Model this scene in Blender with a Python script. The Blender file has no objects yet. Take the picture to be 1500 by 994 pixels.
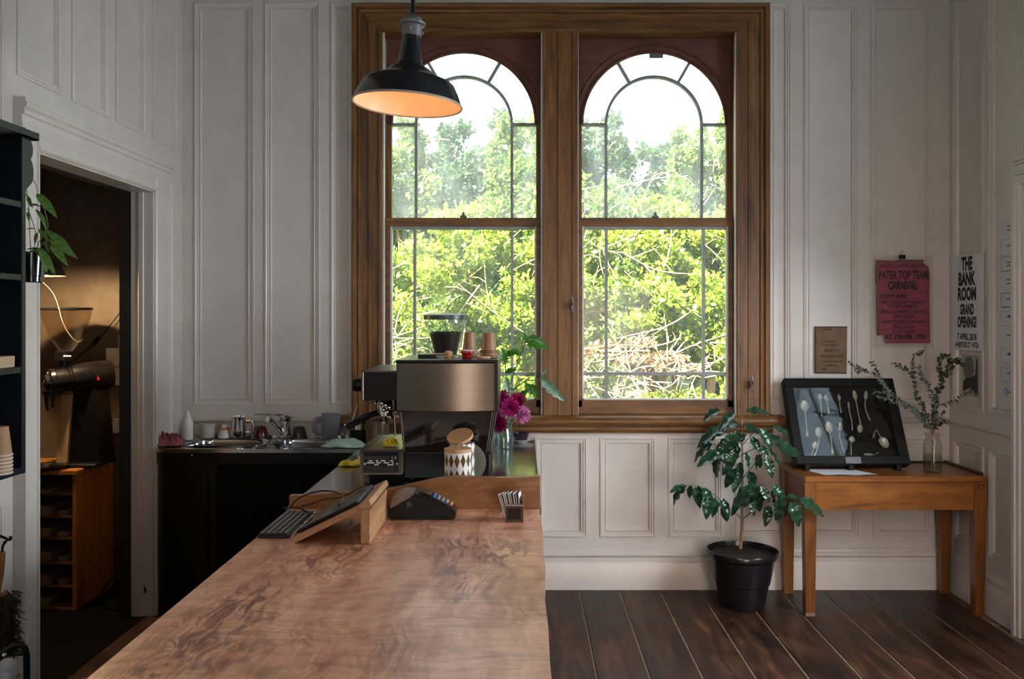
import bpy, bmesh, math, random
import numpy as np
from mathutils import Vector, Matrix

random.seed(7)
rng = np.random.default_rng(11)
S = bpy.context.scene
COL = S.collection
PI = math.pi

# ------------------------------------------------------------------ camera
F, CX, CZ, EYE = 1300.0, 767.0, 464.0, 1.65        # focal length in px (1500 px wide), vanishing point, eye height
cam_d = bpy.data.cameras.new('camera')
cam_d.sensor_width = 36.0
cam_d.lens = 36.0 * F / 1500.0
cam_d.shift_x = -(CX - 750.0) / 1500.0
cam_d.shift_y = -(497.0 - CZ) / 1500.0
cam_d.clip_start = 0.05
cam = bpy.data.objects.new('camera', cam_d)
cam.location = (0, 0, EYE)
cam.rotation_euler = (PI / 2, 0, 0)
COL.objects.link(cam)
S.camera = cam

def X(px, d): return (px - CX) * d / F
def Z(py, d): return EYE - (py - CZ) * d / F
def AT(px, py, d): return Vector((X(px, d), d, Z(py, d)))

# ------------------------------------------------------------------ world, sun, daylight, exposure
W = bpy.data.worlds.new('sky')
S.world = W
W.use_nodes = True
bg = W.node_tree.nodes['Background']
bg.inputs['Color'].default_value = (0.80, 0.90, 1.0, 1)
bg.inputs['Strength'].default_value = 3.4

sun_d = bpy.data.lights.new('sun', 'SUN')
sun_d.energy = 54.0
sun_d.color = (1.0, 0.94, 0.80)
sun_d.angle = math.radians(1.0)
sun = bpy.data.objects.new('sun', sun_d)
COL.objects.link(sun)
sun.rotation_euler = Vector((0.50, 0.40, -0.80)).to_track_quat('-Z', 'Y').to_euler()

def area(name, loc, direction, sx, sy, power, color, portal=False, spread=PI):
    d = bpy.data.lights.new(name, 'AREA')
    d.shape = 'RECTANGLE'
    d.size, d.size_y = sx, sy
    d.energy = power
    d.color = color
    d.spread = spread
    if portal:
        d.cycles.is_portal = True
    o = bpy.data.objects.new(name, d)
    o.location = loc
    o.rotation_euler = Vector(direction).to_track_quat('-Z', 'Y').to_euler()
    COL.objects.link(o)
    return o

# daylight coming in by the openings out of the picture: the tall window in the right wall (upper and lower sash); the rear pair is added fill light
area('daylight_upper_sash', (2.80, 3.17, 3.20), (-1, 0, -.25), 1.32, 1.50, 12, (0.56, 0.79, 1.0))
area('daylight_lower_sash', (2.80, 3.12, 1.50), (-1, .12, -.75), 1.22, 1.30, 110, (0.90, 0.92, 1.0), spread=math.radians(150))
area('rear_fill', (1.2, -2.25, 1.15), (-.04, 1, -.20), 1.3, 1.9, 12, (1.0, 0.70, 0.52), spread=math.radians(62))  # warm fill lamp added behind the camera to lift the lower room
area('rear_fill_left', (-1.2, -2.25, 3.0), (.50, 1, -.33), 1.2, 1.3, 6, (1.0, 0.90, 0.82), spread=math.radians(64))  # second fill lamp, added to brighten the right wall
area('portal_window_1', (-0.3685, 5.72, 2.2), (0, -1, 0), 0.97, 2.4, 1, (1, 1, 1), portal=True)
area('portal_window_2', (0.8045, 5.72, 2.2), (0, -1, 0), 0.97, 2.4, 1, (1, 1, 1), portal=True)

S.view_settings.view_transform = 'Standard'
S.view_settings.look = 'None'
S.view_settings.exposure = -0.12
S.view_settings.gamma = 1.0
S.view_settings.use_curve_mapping = False
S.cycles.use_denoising = True
S.cycles.max_bounces = 10
S.cycles.transparent_max_bounces = 24
S.cycles.sample_clamp_indirect = 6.0

# ------------------------------------------------------------------ materials
MATS = {}
def _new(name):
    m = bpy.data.materials.new(name)
    m.use_nodes = True
    MATS[name] = m
    nt = m.node_tree
    return m, nt, nt.nodes['Principled BSDF']
def _coord(nt, scale=(1, 1, 1), rand=False, kind='Object'):
    tc = nt.nodes.new('ShaderNodeTexCoord')
    mp = nt.nodes.new('ShaderNodeMapping')
    mp.inputs['Scale'].default_value = scale
    nt.links.new(tc.outputs[kind], mp.inputs['Vector'])
    if rand:
        oi = nt.nodes.new('ShaderNodeObjectInfo')
        mu = nt.nodes.new('ShaderNodeMath'); mu.operation = 'MULTIPLY'
        mu.inputs[1].default_value = 41.0
        nt.links.new(oi.outputs['Random'], mu.inputs[0])
        cb = nt.nodes.new('ShaderNodeCombineXYZ')
        for k in range(3): nt.links.new(mu.outputs[0], cb.inputs[k])
        nt.links.new(cb.outputs[0], mp.inputs['Location'])
    return mp.outputs[0]
def _noise(nt, vec, scale, detail=4, rough=0.55, dist=0.0):
    n = nt.nodes.new('ShaderNodeTexNoise')
    n.inputs['Scale'].default_value = scale
    n.inputs['Detail'].default_value = detail
    n.inputs['Roughness'].default_value = rough
    n.inputs['Distortion'].default_value = dist
    nt.links.new(vec, n.inputs['Vector'])
    return n.outputs['Fac']
def _ramp(nt, fac, stops):
    r = nt.nodes.new('ShaderNodeValToRGB')
    el = r.color_ramp.elements
    while len(el) < len(stops): el.new(0.5)
    for e, (p, c) in zip(el, stops):
        e.position = p
        e.color = (*c, 1)
    nt.links.new(fac, r.inputs['Fac'])
    return r.outputs['Color']
def _bump(nt, b, fac, strength=0.2, dist=0.002):
    n = nt.nodes.new('ShaderNodeBump')
    n.inputs['Strength'].default_value = strength
    n.inputs['Distance'].default_value = dist
    nt.links.new(fac, n.inputs['Height'])
    nt.links.new(n.outputs['Normal'], b.inputs['Normal'])
def _mixc(nt, fac, a, b, mode='MIX'):
    n = nt.nodes.new('ShaderNodeMix'); n.data_type = 'RGBA'; n.blend_type = mode
    for sock, v in ((n.inputs[0], fac), (n.inputs[6], a), (n.inputs[7], b)):
        if hasattr(v, 'node'): nt.links.new(v, sock)
        else: sock.default_value = v if isinstance(v, (int, float)) else (*v, 1)
    return n.outputs[2]

def plain(name, col, rough=0.5, metal=0.0, var=0.12, scale=14, bump=0.05, spec=0.5, coat=0.0, aniso=None):
    """a solid colour with a little noise in tone and relief"""
    m, nt, b = _new(name)
    v = _coord(nt, aniso or (1, 1, 1))
    f = _noise(nt, v, scale)
    lo = tuple(c * (1 - var) for c in col); hi = tuple(min(1, c * (1 + var)) for c in col)
    nt.links.new(_ramp(nt, f, [(0.3, lo), (0.7, hi)]), b.inputs['Base Color'])
    b.inputs['Roughness'].default_value = rough
    b.inputs['Metallic'].default_value = metal
    b.inputs['Specular IOR Level'].default_value = spec
    b.inputs['Coat Weight'].default_value = coat
    if bump: _bump(nt, b, f, bump)
    return m
def wood(name, dark, mid, light, stretch=(9, 9, 0.9), scale=3.0, rough=0.45, bump=0.15, coat=0.0, knots=0.0):
    m, nt, b = _new(name)
    v = _coord(nt, stretch, rand=True)
    f = _noise(nt, v, scale, 7, 0.62, 0.9)
    c = _ramp(nt, f, [(0.30, dark), (0.5, mid), (0.72, light)])
    f2 = _noise(nt, v, scale * 6, 3, 0.6)
    c = _mixc(nt, 0.35, c, _ramp(nt, f2, [(0.35, (0.45,) * 3), (0.6, (1.0,) * 3)]), 'MULTIPLY')
    if knots:
        v2 = _coord(nt, tuple(0.35 * s ** 0.6 for s in stretch), rand=True)
        f3 = _noise(nt, v2, 4.5, 2, 0.5, 0.4)
        c = _mixc(nt, knots, c, _ramp(nt, f3, [(0.62, (1.0,) * 3), (0.74, (0.25, 0.2, 0.18))]), 'MULTIPLY')
    nt.links.new(c, b.inputs['Base Color'])
    b.inputs['Roughness'].default_value = rough
    b.inputs['Coat Weight'].default_value = coat
    b.inputs['Coat Roughness'].default_value = 0.25
    _bump(nt, b, f2, bump)
    return m
def glass_sheet(name, tint=(1, 1, 1), dirt_haze=0.03, gloss=1.0):
    """thin window glass: see-through, Fresnel reflection, a milky film for grime and glare haze"""
    m = bpy.data.materials.new(name); m.use_nodes = True; MATS[name] = m
    nt = m.node_tree
    for n in list(nt.nodes):
        if n.type != 'OUTPUT_MATERIAL': nt.nodes.remove(n)
    out = next(n for n in nt.nodes if n.type == 'OUTPUT_MATERIAL')
    tr = nt.nodes.new('ShaderNodeBsdfTransparent'); tr.inputs[0].default_value = (*tint, 1)
    gl = nt.nodes.new('ShaderNodeBsdfGlossy'); gl.inputs['Roughness'].default_value = 0.03
    fr = nt.nodes.new('ShaderNodeLayerWeight'); fr.inputs['Blend'].default_value = 0.5
    p5 = nt.nodes.new('ShaderNodeMath'); p5.operation = 'POWER'; p5.inputs[1].default_value = 5.0
    nt.links.new(fr.outputs['Facing'], p5.inputs[0])
    mu = nt.nodes.new('ShaderNodeMath'); mu.operation = 'MULTIPLY_ADD'; mu.inputs[1].default_value = .9 * min(1, gloss); mu.inputs[2].default_value = .042 * gloss
    nt.links.new(p5.outputs[0], mu.inputs[0])
    mx = nt.nodes.new('ShaderNodeMixShader')
    nt.links.new(mu.outputs[0], mx.inputs[0]); nt.links.new(tr.outputs[0], mx.inputs[1]); nt.links.new(gl.outputs[0], mx.inputs[2])
    tl = nt.nodes.new('ShaderNodeBsdfTranslucent'); tl.inputs[0].default_value = (0.9, 0.93, 0.95, 1)
    v = _coord(nt, (3, 3, 1.2))
    f = _noise(nt, v, 2.5, 5, 0.6)
    mr = nt.nodes.new('ShaderNodeMapRange')
    mr.inputs['From Min'].default_value = 0.3; mr.inputs['From Max'].default_value = 0.8
    mr.inputs['To Min'].default_value = dirt_haze * 0.5; mr.inputs['To Max'].default_value = dirt_haze * 2.0
    nt.links.new(f, mr.inputs['Value'])
    m2 = nt.nodes.new('ShaderNodeMixShader')
    nt.links.new(mr.outputs[0], m2.inputs[0]); nt.links.new(mx.outputs[0], m2.inputs[1]); nt.links.new(tl.outputs[0], m2.inputs[2])
    nt.links.new(m2.outputs[0], out.inputs['Surface'])
    return m
def leafy(name, dark, light, trans=0.35, rough=0.4, scale=1.2, island=True):
    m, nt, b = _new(name)
    out = next(n for n in nt.nodes if n.type == 'OUTPUT_MATERIAL')
    v = _coord(nt)
    f = _noise(nt, v, scale, 3)
    if island:
        g = nt.nodes.new('ShaderNodeNewGeometry')
        f = _mixv(nt, 0.45, f, g.outputs['Random Per Island'])
    c = _ramp(nt, f, [(0.28, dark), (0.72, light)])
    nt.links.new(c, b.inputs['Base Color'])
    b.inputs['Roughness'].default_value = rough
    if trans:
        tl = nt.nodes.new('ShaderNodeBsdfTranslucent')
        nt.links.new(c, tl.inputs[0])
        mx = nt.nodes.new('ShaderNodeMixShader'); mx.inputs[0].default_value = trans
        nt.links.new(b.outputs[0], mx.inputs[1]); nt.links.new(tl.outputs[0], mx.inputs[2])
        nt.links.new(mx.outputs[0], out.inputs['Surface'])
    return m
def _mixv(nt, fac, a, b):
    n = nt.nodes.new('ShaderNodeMix'); n.data_type = 'FLOAT'
    n.inputs[0].default_value = fac
    nt.links.new(a, n.inputs[2]); nt.links.new(b, n.inputs[3])
    return n.outputs[0]
def emit(name, col, strength):
    m, nt, b = _new(name)
    b.inputs['Base Color'].default_value = (*col, 1)
    b.inputs['Emission Color'].default_value = (*col, 1)
    b.inputs['Emission Strength'].default_value = strength
    return m

WHITE = plain('cream_wall_paint', (0.69, 0.635, 0.575), 0.32, var=0.05, scale=5, bump=0.10)
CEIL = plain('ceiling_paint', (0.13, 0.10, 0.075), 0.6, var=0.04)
PINE = wood('old_brown_pine', (0.085, 0.031, 0.006), (0.20, 0.082, 0.018), (0.31, 0.140, 0.038), (7, 7, 0.7), 3.2, 0.42, 0.2, knots=0.5)
PINE_H = wood('old_brown_pine_across', (0.085, 0.031, 0.006), (0.20, 0.082, 0.018), (0.31, 0.140, 0.038), (0.7, 7, 7), 3.2, 0.42, 0.2, knots=0.4)
SPANDREL = wood('red_brown_spandrel', (0.08, 0.024, 0.013), (0.15, 0.05, 0.027), (0.20, 0.075, 0.04), (2, 7, 5), 3, 0.5, 0.1)
BAR = plain('grey_glazing_bar', (0.30, 0.32, 0.31), 0.5, var=0.2)
SASHWHITE = plain('pale_bead_paint', (0.62, 0.60, 0.55), 0.45)
GLASS = glass_sheet('window_glass', (0.98, 1.0, 0.99), 0.04, 0.3)
GLASS_UP = glass_sheet('glare_haze_upper_glass', (0.98, 1.0, 0.99), 0.13, 0.3)  # heavier film imitates veiling glare across the upper panes
CLEAR = glass_sheet('clear_glass', (0.88, 0.92, 0.92), 0.045, 1.8)
ACRYL = glass_sheet('clear_sleeve', (0.97, 0.97, 0.97), 0.015, 0.5)
STEEL = plain('brushed_steel', (0.165, 0.137, 0.108), 0.30, 1.0, 0.12, 9, 0.03, aniso=(0.4, 0.4, 30))
STEELTOP = plain('stainless_top', (0.48, 0.49, 0.51), 0.15, 1.0, 0.08, 7, 0.02)
CHROME = plain('chrome', (0.75, 0.75, 0.74), 0.08, 1.0, 0.03, 8, 0.0)
GREYMETAL = plain('grey_cast_metal', (0.20, 0.20, 0.20), 0.5, 0.6, 0.2)
BLACK = plain('black_satin', (0.006, 0.006, 0.007), 0.30, var=0.3, spec=0.3)
BLACKGLOSS = plain('black_gloss', (0.008, 0.007, 0.007), 0.06, var=0.2, bump=0.0, coat=0.6)
BLACKMATT = plain('black_matt', (0.008, 0.008, 0.008), 0.7, var=0.3, spec=0.2)
SHELFBLACK = plain('blue_black_shelf_paint', (0.011, 0.0125, 0.018), 0.38, var=0.3, spec=0.35)
CURTAIN = plain('black_curtain_cloth', (0.006, 0.006, 0.006), 0.85, var=0.3, scale=60, spec=0.1)
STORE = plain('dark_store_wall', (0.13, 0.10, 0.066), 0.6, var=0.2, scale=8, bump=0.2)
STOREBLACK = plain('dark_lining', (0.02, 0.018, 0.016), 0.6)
CABWOOD = wood('honey_cabinet_wood', (0.26, 0.09, 0.015), (0.44, 0.17, 0.03), (0.56, 0.24, 0.05), (6, 6, 0.6), 3, 0.35, 0.05)
TABLEWOOD = wood('worn_table_wood', (0.13, 0.036, 0.004), (0.28, 0.090, 0.010), (0.37, 0.135, 0.018), (0.8, 5, 5), 3, 0.35, 0.1, coat=0.2)
LEGWOOD = wood('worn_leg_wood', (0.10, 0.030, 0.004), (0.22, 0.070, 0.009), (0.29, 0.105, 0.016), (6, 6, 0.7), 3, 0.38, 0.1, coat=0.2)
STANDWOOD = wood('pale_stand_wood', (0.32, 0.15, 0.065), (0.44, 0.225, 0.105), (0.53, 0.30, 0.15), (5, 0.8, 5), 3, 0.45, 0.08)
UPWOOD = wood('orange_upstand_wood', (0.17, 0.062, 0.015), (0.30, 0.12, 0.03), (0.40, 0.18, 0.055), (1.0, 5, 4), 3, 0.35, 0.08, coat=0.15)
LIDWOOD = wood('pale_lid_wood', (0.42, 0.23, 0.10), (0.52, 0.30, 0.14), (0.6, 0.36, 0.18), (2, 8, 8), 3, 0.5, 0.05)
BOARDWOOD = wood('light_block_wood', (0.50, 0.33, 0.19), (0.60, 0.42, 0.26), (0.68, 0.5, 0.32), (8, 0.8, 8), 3, 0.6, 0.05)
HANDLEWOOD = wood('brown_handle_wood', (0.13, 0.05, 0.014), (0.24, 0.10, 0.03), (0.3, 0.14, 0.05), (8, 8, 0.8), 3, 0.4, 0.05)
PORC = plain('white_porcelain', (0.72, 0.70, 0.66), 0.15, var=0.04, bump=0)
KRAFT = plain('kraft_card', (0.42, 0.235, 0.115), 0.7, var=0.08, scale=40)
KEEPCUP = plain('brown_cup_side', (0.30, 0.145, 0.06), 0.45, var=0.08)
PAPER = plain('white_paper', (0.78, 0.78, 0.80), 0.7, var=0.03)
INK = plain('black_ink', (0.012, 0.012, 0.012), 0.7)
SOIL = plain('dark_soil', (0.03, 0.018, 0.011), 0.95, var=0.5, scale=60, bump=1.0)
BARK = plain('pale_stem', (0.30, 0.19, 0.11), 0.8, var=0.3, scale=30, bump=0.3)
GREENSTEM = plain('green_stem', (0.07, 0.14, 0.03), 0.6, var=0.3)
WARMBULB = emit('lamp_bulb', (1.0, 0.48, 0.16), 5.0)

def counter_wood():
    m, nt, b = _new('figured_counter_wood')
    # slow warp so that the grain swirls along the slab
    v = _coord(nt, (1, 1, 1))
    wn = nt.nodes.new('ShaderNodeTexNoise'); wn.inputs['Scale'].default_value = 2.6; wn.inputs['Detail'].default_value = 2.0
    nt.links.new(v, wn.inputs['Vector'])
    va = nt.nodes.new('ShaderNodeVectorMath'); va.operation = 'MULTIPLY_ADD'
    va.inputs[1].default_value = (.17, .22, 0)
    nt.links.new(wn.outputs['Color'], va.inputs[0]); nt.links.new(v, va.inputs[2])
    def mapped(scale):
        mp = nt.nodes.new('ShaderNodeMapping'); mp.inputs['Scale'].default_value = scale
        mp.inputs['Rotation'].default_value = (0, 0, .25)
        nt.links.new(va.outputs[0], mp.inputs['Vector']); return mp.outputs[0]
    base = _noise(nt, mapped((4.5, 1.0, 1)), 2.2, 6, .6, .8)
    c = _ramp(nt, base, [(.30, (.42, .150, .072)), (.48, (.68, .325, .190)), (.66, (.86, .50, .33))])
    # dark mineral streaks in drifts
    stv = _noise(nt, mapped((13.0, 3.0, 1)), 2.6, 8, .70, 1.0)
    st = _ramp(nt, stv, [(.38, (.20, .11, .10)), (.47, (.56, .41, .38)), (.53, (1.0,) * 3)])
    drift = _noise(nt, mapped((1.6, .8, 1)), 1.9, 3, .55)
    c = _mixc(nt, _ramp(nt, drift, [(.44, (.0,) * 3), (.60, (1.0,) * 3)]), c, _mixc(nt, 1.0, c, st, 'MULTIPLY'))
    # thin contour lines round burrs
    wv = nt.nodes.new('ShaderNodeMath'); wv.operation = 'PINGPONG'; wv.inputs[1].default_value = .5
    ml = nt.nodes.new('ShaderNodeMath'); ml.operation = 'MULTIPLY'; ml.inputs[1].default_value = 9.0
    nt.links.new(_noise(nt, mapped((3.2, 1.3, 1)), 1.7, 3, .5, .6), ml.inputs[0]); nt.links.new(ml.outputs[0], wv.inputs[0])
    d2 = _noise(nt, mapped((1.8, .9, 1)), 2.3, 2, .5)
    c = _mixc(nt, _ramp(nt, d2, [(.50, (.0,) * 3), (.62, (.8,) * 3)]), c, _mixc(nt, 1.0, c, _ramp(nt, wv.outputs[0], [(.0, (.45, .34, .33)), (.06, (1.0,) * 3)]), 'MULTIPLY'))
    # fiddleback ripple across the grain
    f3 = _noise(nt, mapped((2.6, 15.0, 1.0)), 2.4, 3, .6, .6)
    c = _mixc(nt, .55, c, _ramp(nt, f3, [(.36, (.58, .50, .48)), (.56, (1.06, 1.06, 1.06))]), 'MULTIPLY')
    f5 = _noise(nt, mapped((70, 5, 60)), 2, 4, .6)
    c = _mixc(nt, .22, c, _ramp(nt, f5, [(.3, (.6,) * 3), (.6, (1.0,) * 3)]), 'MULTIPLY')
    nt.links.new(c, b.inputs['Base Color'])
    b.inputs['Roughness'].default_value = .34
    b.inputs['Specular IOR Level'].default_value = .5
    _bump(nt, b, f5, .06)
    return m
COUNTER = counter_wood()
def plank_wood():
    m, nt, b = _new('dark_stained_floor_board')
    v = _coord(nt, (6, 0.7, 1), rand=True)
    f = _noise(nt, v, 3, 7, 0.6, 0.6)
    c = _ramp(nt, f, [(0.3, (0.016, 0.006, 0.003)), (0.5, (0.042, 0.018, 0.009)), (0.72, (0.095, 0.044, 0.023))])
    v2 = _coord(nt, (1.6, 1.0, 1), rand=True)
    f2 = _noise(nt, v2, 2.4, 5, 0.6, 0.4)
    c = _mixc(nt, 0.85, c, _ramp(nt, f2, [(0.36, (0.18, 0.16, 0.15)), (0.50, (0.8, 0.78, 0.76)), (0.66, (1.9, 1.7, 1.5))]), 'MULTIPLY')
    nt.links.new(c, b.inputs['Base Color'])
    b.inputs['Specular IOR Level'].default_value = .3
    rr = _ramp(nt, f2, [(0.3, (0.34,) * 3), (0.7, (0.55,) * 3)])
    nt.links.new(rr, b.inputs['Roughness'])
    _bump(nt, b, f, 0.12)
    return m
PLANK = plank_wood()
FILLER = plain('pale_joint_dust', (0.22, 0.15, 0.09), 0.8, var=0.3, scale=20)

# ------------------------------------------------------------------ mesh helpers
ORG = {}
class MB:
    """collects shapes in world coordinates; build() links them as ONE mesh object"""
    def __init__(s): s.bm = bmesh.new(); s.mi = 0
    def _f(s, vs, smooth=True):
        try: f = s.bm.faces.new(vs)
        except ValueError: return None
        f.material_index = s.mi; f.smooth = smooth
        return f
    def poly(s, pts): return s._f([s.bm.verts.new(p) for p in pts])
    def box(s, x0, x1, y0, y1, z0, z1, bev=0.0, M=None, seg=1):
        t = bmesh.new()
        vs = [t.verts.new((x, y, z)) for x in (x0, x1) for y in (y0, y1) for z in (z0, z1)]
        for q in ((0, 1, 3, 2), (4, 6, 7, 5), (0, 4, 5, 1), (2, 3, 7, 6), (0, 2, 6, 4), (1, 5, 7, 3)):
            t.faces.new([vs[i] for i in q])
        bmesh.ops.recalc_face_normals(t, faces=t.faces)
        if bev: bmesh.ops.bevel(t, geom=list(t.edges), offset=bev, segments=seg, affect='EDGES', profile=0.5)
        s.merge(t, M)
    def merge(s, t, M=None):
        mp = {}
        for v in t.verts: mp[v] = s.bm.verts.new(M @ v.co if M else v.co)
        for f in t.faces: s._f([mp[v] for v in f.verts])
        t.free()
    def tube(s, pts, r, n=8, cap=True, flat=None):
        pts = [Vector(p) for p in pts]
        rs = r if isinstance(r, (list, tuple)) else [r] * len(pts)
        rings = []; prev = None
        for i, p in enumerate(pts):
            d = (pts[min(i + 1, len(pts) - 1)] - pts[max(i - 1, 0)])
            if d.length < 1e-9: d = Vector((0, 0, 1))
            d.normalize()
            if prev is None:
                a = Vector((0, 0, 1)) if abs(d.z) < 0.9 else Vector((1, 0, 0))
                u = d.cross(a).normalized()
            else:
                u = (prev - d * prev.dot(d))
                u = u.normalized() if u.length > 1e-6 else d.orthogonal().normalized()
            prev = u; w = d.cross(u)
            rings.append([s.bm.verts.new(p + (u * math.cos(2 * PI * k / n) + w * math.sin(2 * PI * k / n) * (flat or 1)) * rs[i]) for k in range(n)])
        for a, b in zip(rings, rings[1:]):
            for k in range(n): s._f([a[k], a[(k + 1) % n], b[(k + 1) % n], b[k]])
        if cap: s._f(rings[0][::-1]); s._f(rings[-1])
    def lathe(s, prof, c=(0, 0, 0), n=24, M=None, cap0=False, cap1=False, ang=2 * PI):
        c = Vector(c); rings = []
        for (r, z) in prof:
            ring = []
            for k in range(n):
                a = 2 * PI * k / n
                p = Vector((r * math.cos(a), r * math.sin(a), z))
                if M: p = M @ p
                ring.append(s.bm.verts.new(p + c))
            rings.append(ring)
        for a, b in zip(rings, rings[1:]):
            for k in range(n): s._f([a[k], a[(k + 1) % n], b[(k + 1) % n], b[k]])
        if cap0: s._f(rings[0][::-1])
        if cap1: s._f(rings[-1])
    def prism(s, poly, y0, y1, axis='y', M=None):
        """2D polygon (a,b) swept along an axis: 'y' -> (a, t, b); 'x' -> (t, a, b); 'z' -> (a, b, t)"""
        t = bmesh.new()
        def P(a, b, q):
            return {'y': (a, q, b), 'x': (q, a, b), 'z': (a, b, q)}[axis]
        A = [t.verts.new(P(a, b, y0)) for a, b in poly]
        B = [t.verts.new(P(a, b, y1)) for a, b in poly]
        n = len(poly)
        t.faces.new(A); t.faces.new(B[::-1])
        for i in range(n): t.faces.new([A[i], B[i], B[(i + 1) % n], A[(i + 1) % n]])
        bmesh.ops.recalc_face_normals(t, faces=t.faces)
        s.merge(t, M)
    def plate(s, outer, holes, z0, z1, M=None):
        """flat plate (x,y polygons) with holes"""
        t = bmesh.new(); edges = []; loops = []
        for lp in [outer] + holes:
            vs = [t.verts.new((a, b, z1)) for a, b in lp]
            loops.append(vs)
            for i in range(len(vs)): edges.append(t.edges.new((vs[i], vs[(i + 1) % len(vs)])))
        bmesh.ops.triangle_fill(t, edges=edges, use_beauty=True)
        for vs in loops:
            lo = [t.verts.new((v.co.x, v.co.y, z0)) for v in vs]
            for i in range(len(vs)):
                j = (i + 1) % len(vs)
                t.faces.new([vs[i], vs[j], lo[j], lo[i]])
        bmesh.ops.recalc_face_normals(t, faces=t.faces)
        s.merge(t, M)
    def ball(s, c, r, n=12, m=8, sc=(1, 1, 1), M=None):
        prof = [(max(1e-5, math.sin(PI * i / m)) * r, -math.cos(PI * i / m) * r) for i in range(m + 1)]
        D = Matrix.Diagonal((*sc, 1))
        s.lathe(prof, c, n, (M @ D) if M else D)
    def mesh(s, name, mats, org=None, angle=35):
        if org is not None:
            for v in s.bm.verts: v.co -= org
        me = bpy.data.meshes.new(name)
        bmesh.ops.recalc_face_normals(s.bm, faces=s.bm.faces) if False else None
        s.bm.to_mesh(me); s.bm.free()
        for m in (mats if isinstance(mats, (list, tuple)) else [mats]): me.materials.append(m)
        me.set_sharp_from_angle(angle=math.radians(angle))
        return me
    def build(s, name, mats, parent=None, angle=35, local=False, kind=None):
        org = Vector((0, 0, 0)) if (parent is None or local) else ORG.get(parent.name, Vector((0, 0, 0)))
        me = s.mesh(name, mats, org, angle)
        o = bpy.data.objects.new(name, me)
        COL.objects.link(o)
        if parent is not None:
            o.parent = parent
        ORG[o.name] = org.copy()
        if kind: o['kind'] = kind
        return o

def tag(o, label, cat, group=None, kind=None):
    o['label'] = label; o['category'] = cat
    if group: o['group'] = group
    if kind: o['kind'] = kind
    return o
def thing(name, label, cat, loc=(0, 0, 0), group=None):
    o = bpy.data.objects.new(name, None)
    o.empty_display_size = 0.05
    o.location = loc
    COL.objects.link(o)
    ORG[o.name] = Vector(loc)
    return tag(o, label, cat, group)
def base_at(o, loc):
    """puts the origin of a one-mesh thing at its base"""
    v = Vector(loc)
    o.data.transform(Matrix.Translation(-v)); o.location = v
    return o
def dup(root, loc, label=None, rz=None):
    r = root.copy(); COL.objects.link(r); r.location = loc
    if rz is not None: r.rotation_euler.z = rz
    if label: r['label'] = label
    for ch in list(root.children):
        c = ch.copy(); COL.objects.link(c); c.parent = r
        for g in list(ch.children):
            d = g.copy(); COL.objects.link(d); d.parent = c
    return r
def setlabel(o, t): o['label'] = t; return o
def shared(name, me, parent, M):
    o = bpy.data.objects.new(name, me); COL.objects.link(o)
    o.parent = parent
    o.matrix_local = Matrix.Translation(-ORG.get(parent.name, Vector())) @ M
    return o
def spline(pts, n=6):
    """Catmull-Rom through the points"""
    P = [Vector(p) for p in pts]
    P = [P[0] * 2 - P[1]] + P + [P[-1] * 2 - P[-2]]
    out = []
    for i in range(1, len(P) - 2):
        a, b, c, d = P[i - 1:i + 3]
        for k in range(n):
            t = k / n
            out.append(0.5 * ((2 * b) + (c - a) * t + (2 * a - 5 * b + 4 * c - d) * t * t + (3 * b - a - 3 * c + d) * t ** 3))
    out.append(P[-2])
    return out
def rrect(x0, x1, y0, y1, r, n=5):
    out = []
    for cx, cy, a0 in ((x1 - r, y1 - r, 0), (x0 + r, y1 - r, PI / 2), (x0 + r, y0 + r, PI), (x1 - r, y0 + r, 1.5 * PI)):
        for k in range(n + 1):
            a = a0 + PI / 2 * k / n
            out.append((cx + r * math.cos(a), cy + r * math.sin(a)))
    return out
_txt = {}
def text_into(mb, text, M, width, height, bold=0.02):
    """adds lettering to mb: the line is fitted to width x height, centred on the origin of M, in M's XZ plane"""
    key = (text, bold)
    if key not in _txt:
        c = bpy.data.curves.new('lettering_source', 'FONT')
        c.body = text; c.offset = bold; c.fill_mode = 'FRONT'; c.resolution_u = 3
        o = bpy.data.objects.new('lettering_source', c)
        COL.objects.link(o)
        me = bpy.data.meshes.new_from_object(o)
        V = [v.co.copy() for v in me.vertices]; Fc = [list(p.vertices) for p in me.polygons]
        bpy.data.objects.remove(o); bpy.data.curves.remove(c); bpy.data.meshes.remove(me)
        _txt[key] = (V, Fc)
    V, Fc = _txt[key]
    if not V: return
    x0 = min(v.x for v in V); x1 = max(v.x for v in V); y0 = min(v.y for v in V); y1 = max(v.y for v in V)
    vs = [mb.bm.verts.new(M @ Vector(((v.x - (x0 + x1) / 2) / max(1e-6, x1 - x0) * width, 0, (v.y - (y0 + y1) / 2) / max(1e-6, y1 - y0) * height))) for v in V]
    for f in Fc: mb._f([vs[i] for i in f])
# ================================================================== THE SETTING
XL, XR, YB, YR, ZC = -2.073, 2.585, 5.39, -2.1, 4.3

# floor: pale joints show between the dark boards, every board a part
mb = MB(); mb.box(XL - .02, XR + .15, YR - .15, 5.7, -0.12, -0.004)
floor = mb.build('floor', FILLER, kind='structure')
mb = MB(); mb.box(-.1171, .1171, -3.70, 3.70, -0.03, 0.0, 0.003)
plank_me = mb.mesh('plank', PLANK)
for k in range(-10, 10):
    x0 = .336 + .2425 * k
    if x0 + .2425 > XR + 0.05: break
    o = shared('plank', plank_me, floor, Matrix.Translation((x0 + .12125, 1.68, 0)))
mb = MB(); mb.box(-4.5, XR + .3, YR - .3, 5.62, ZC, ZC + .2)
mb.build('ceiling', CEIL, kind='structure')

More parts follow.
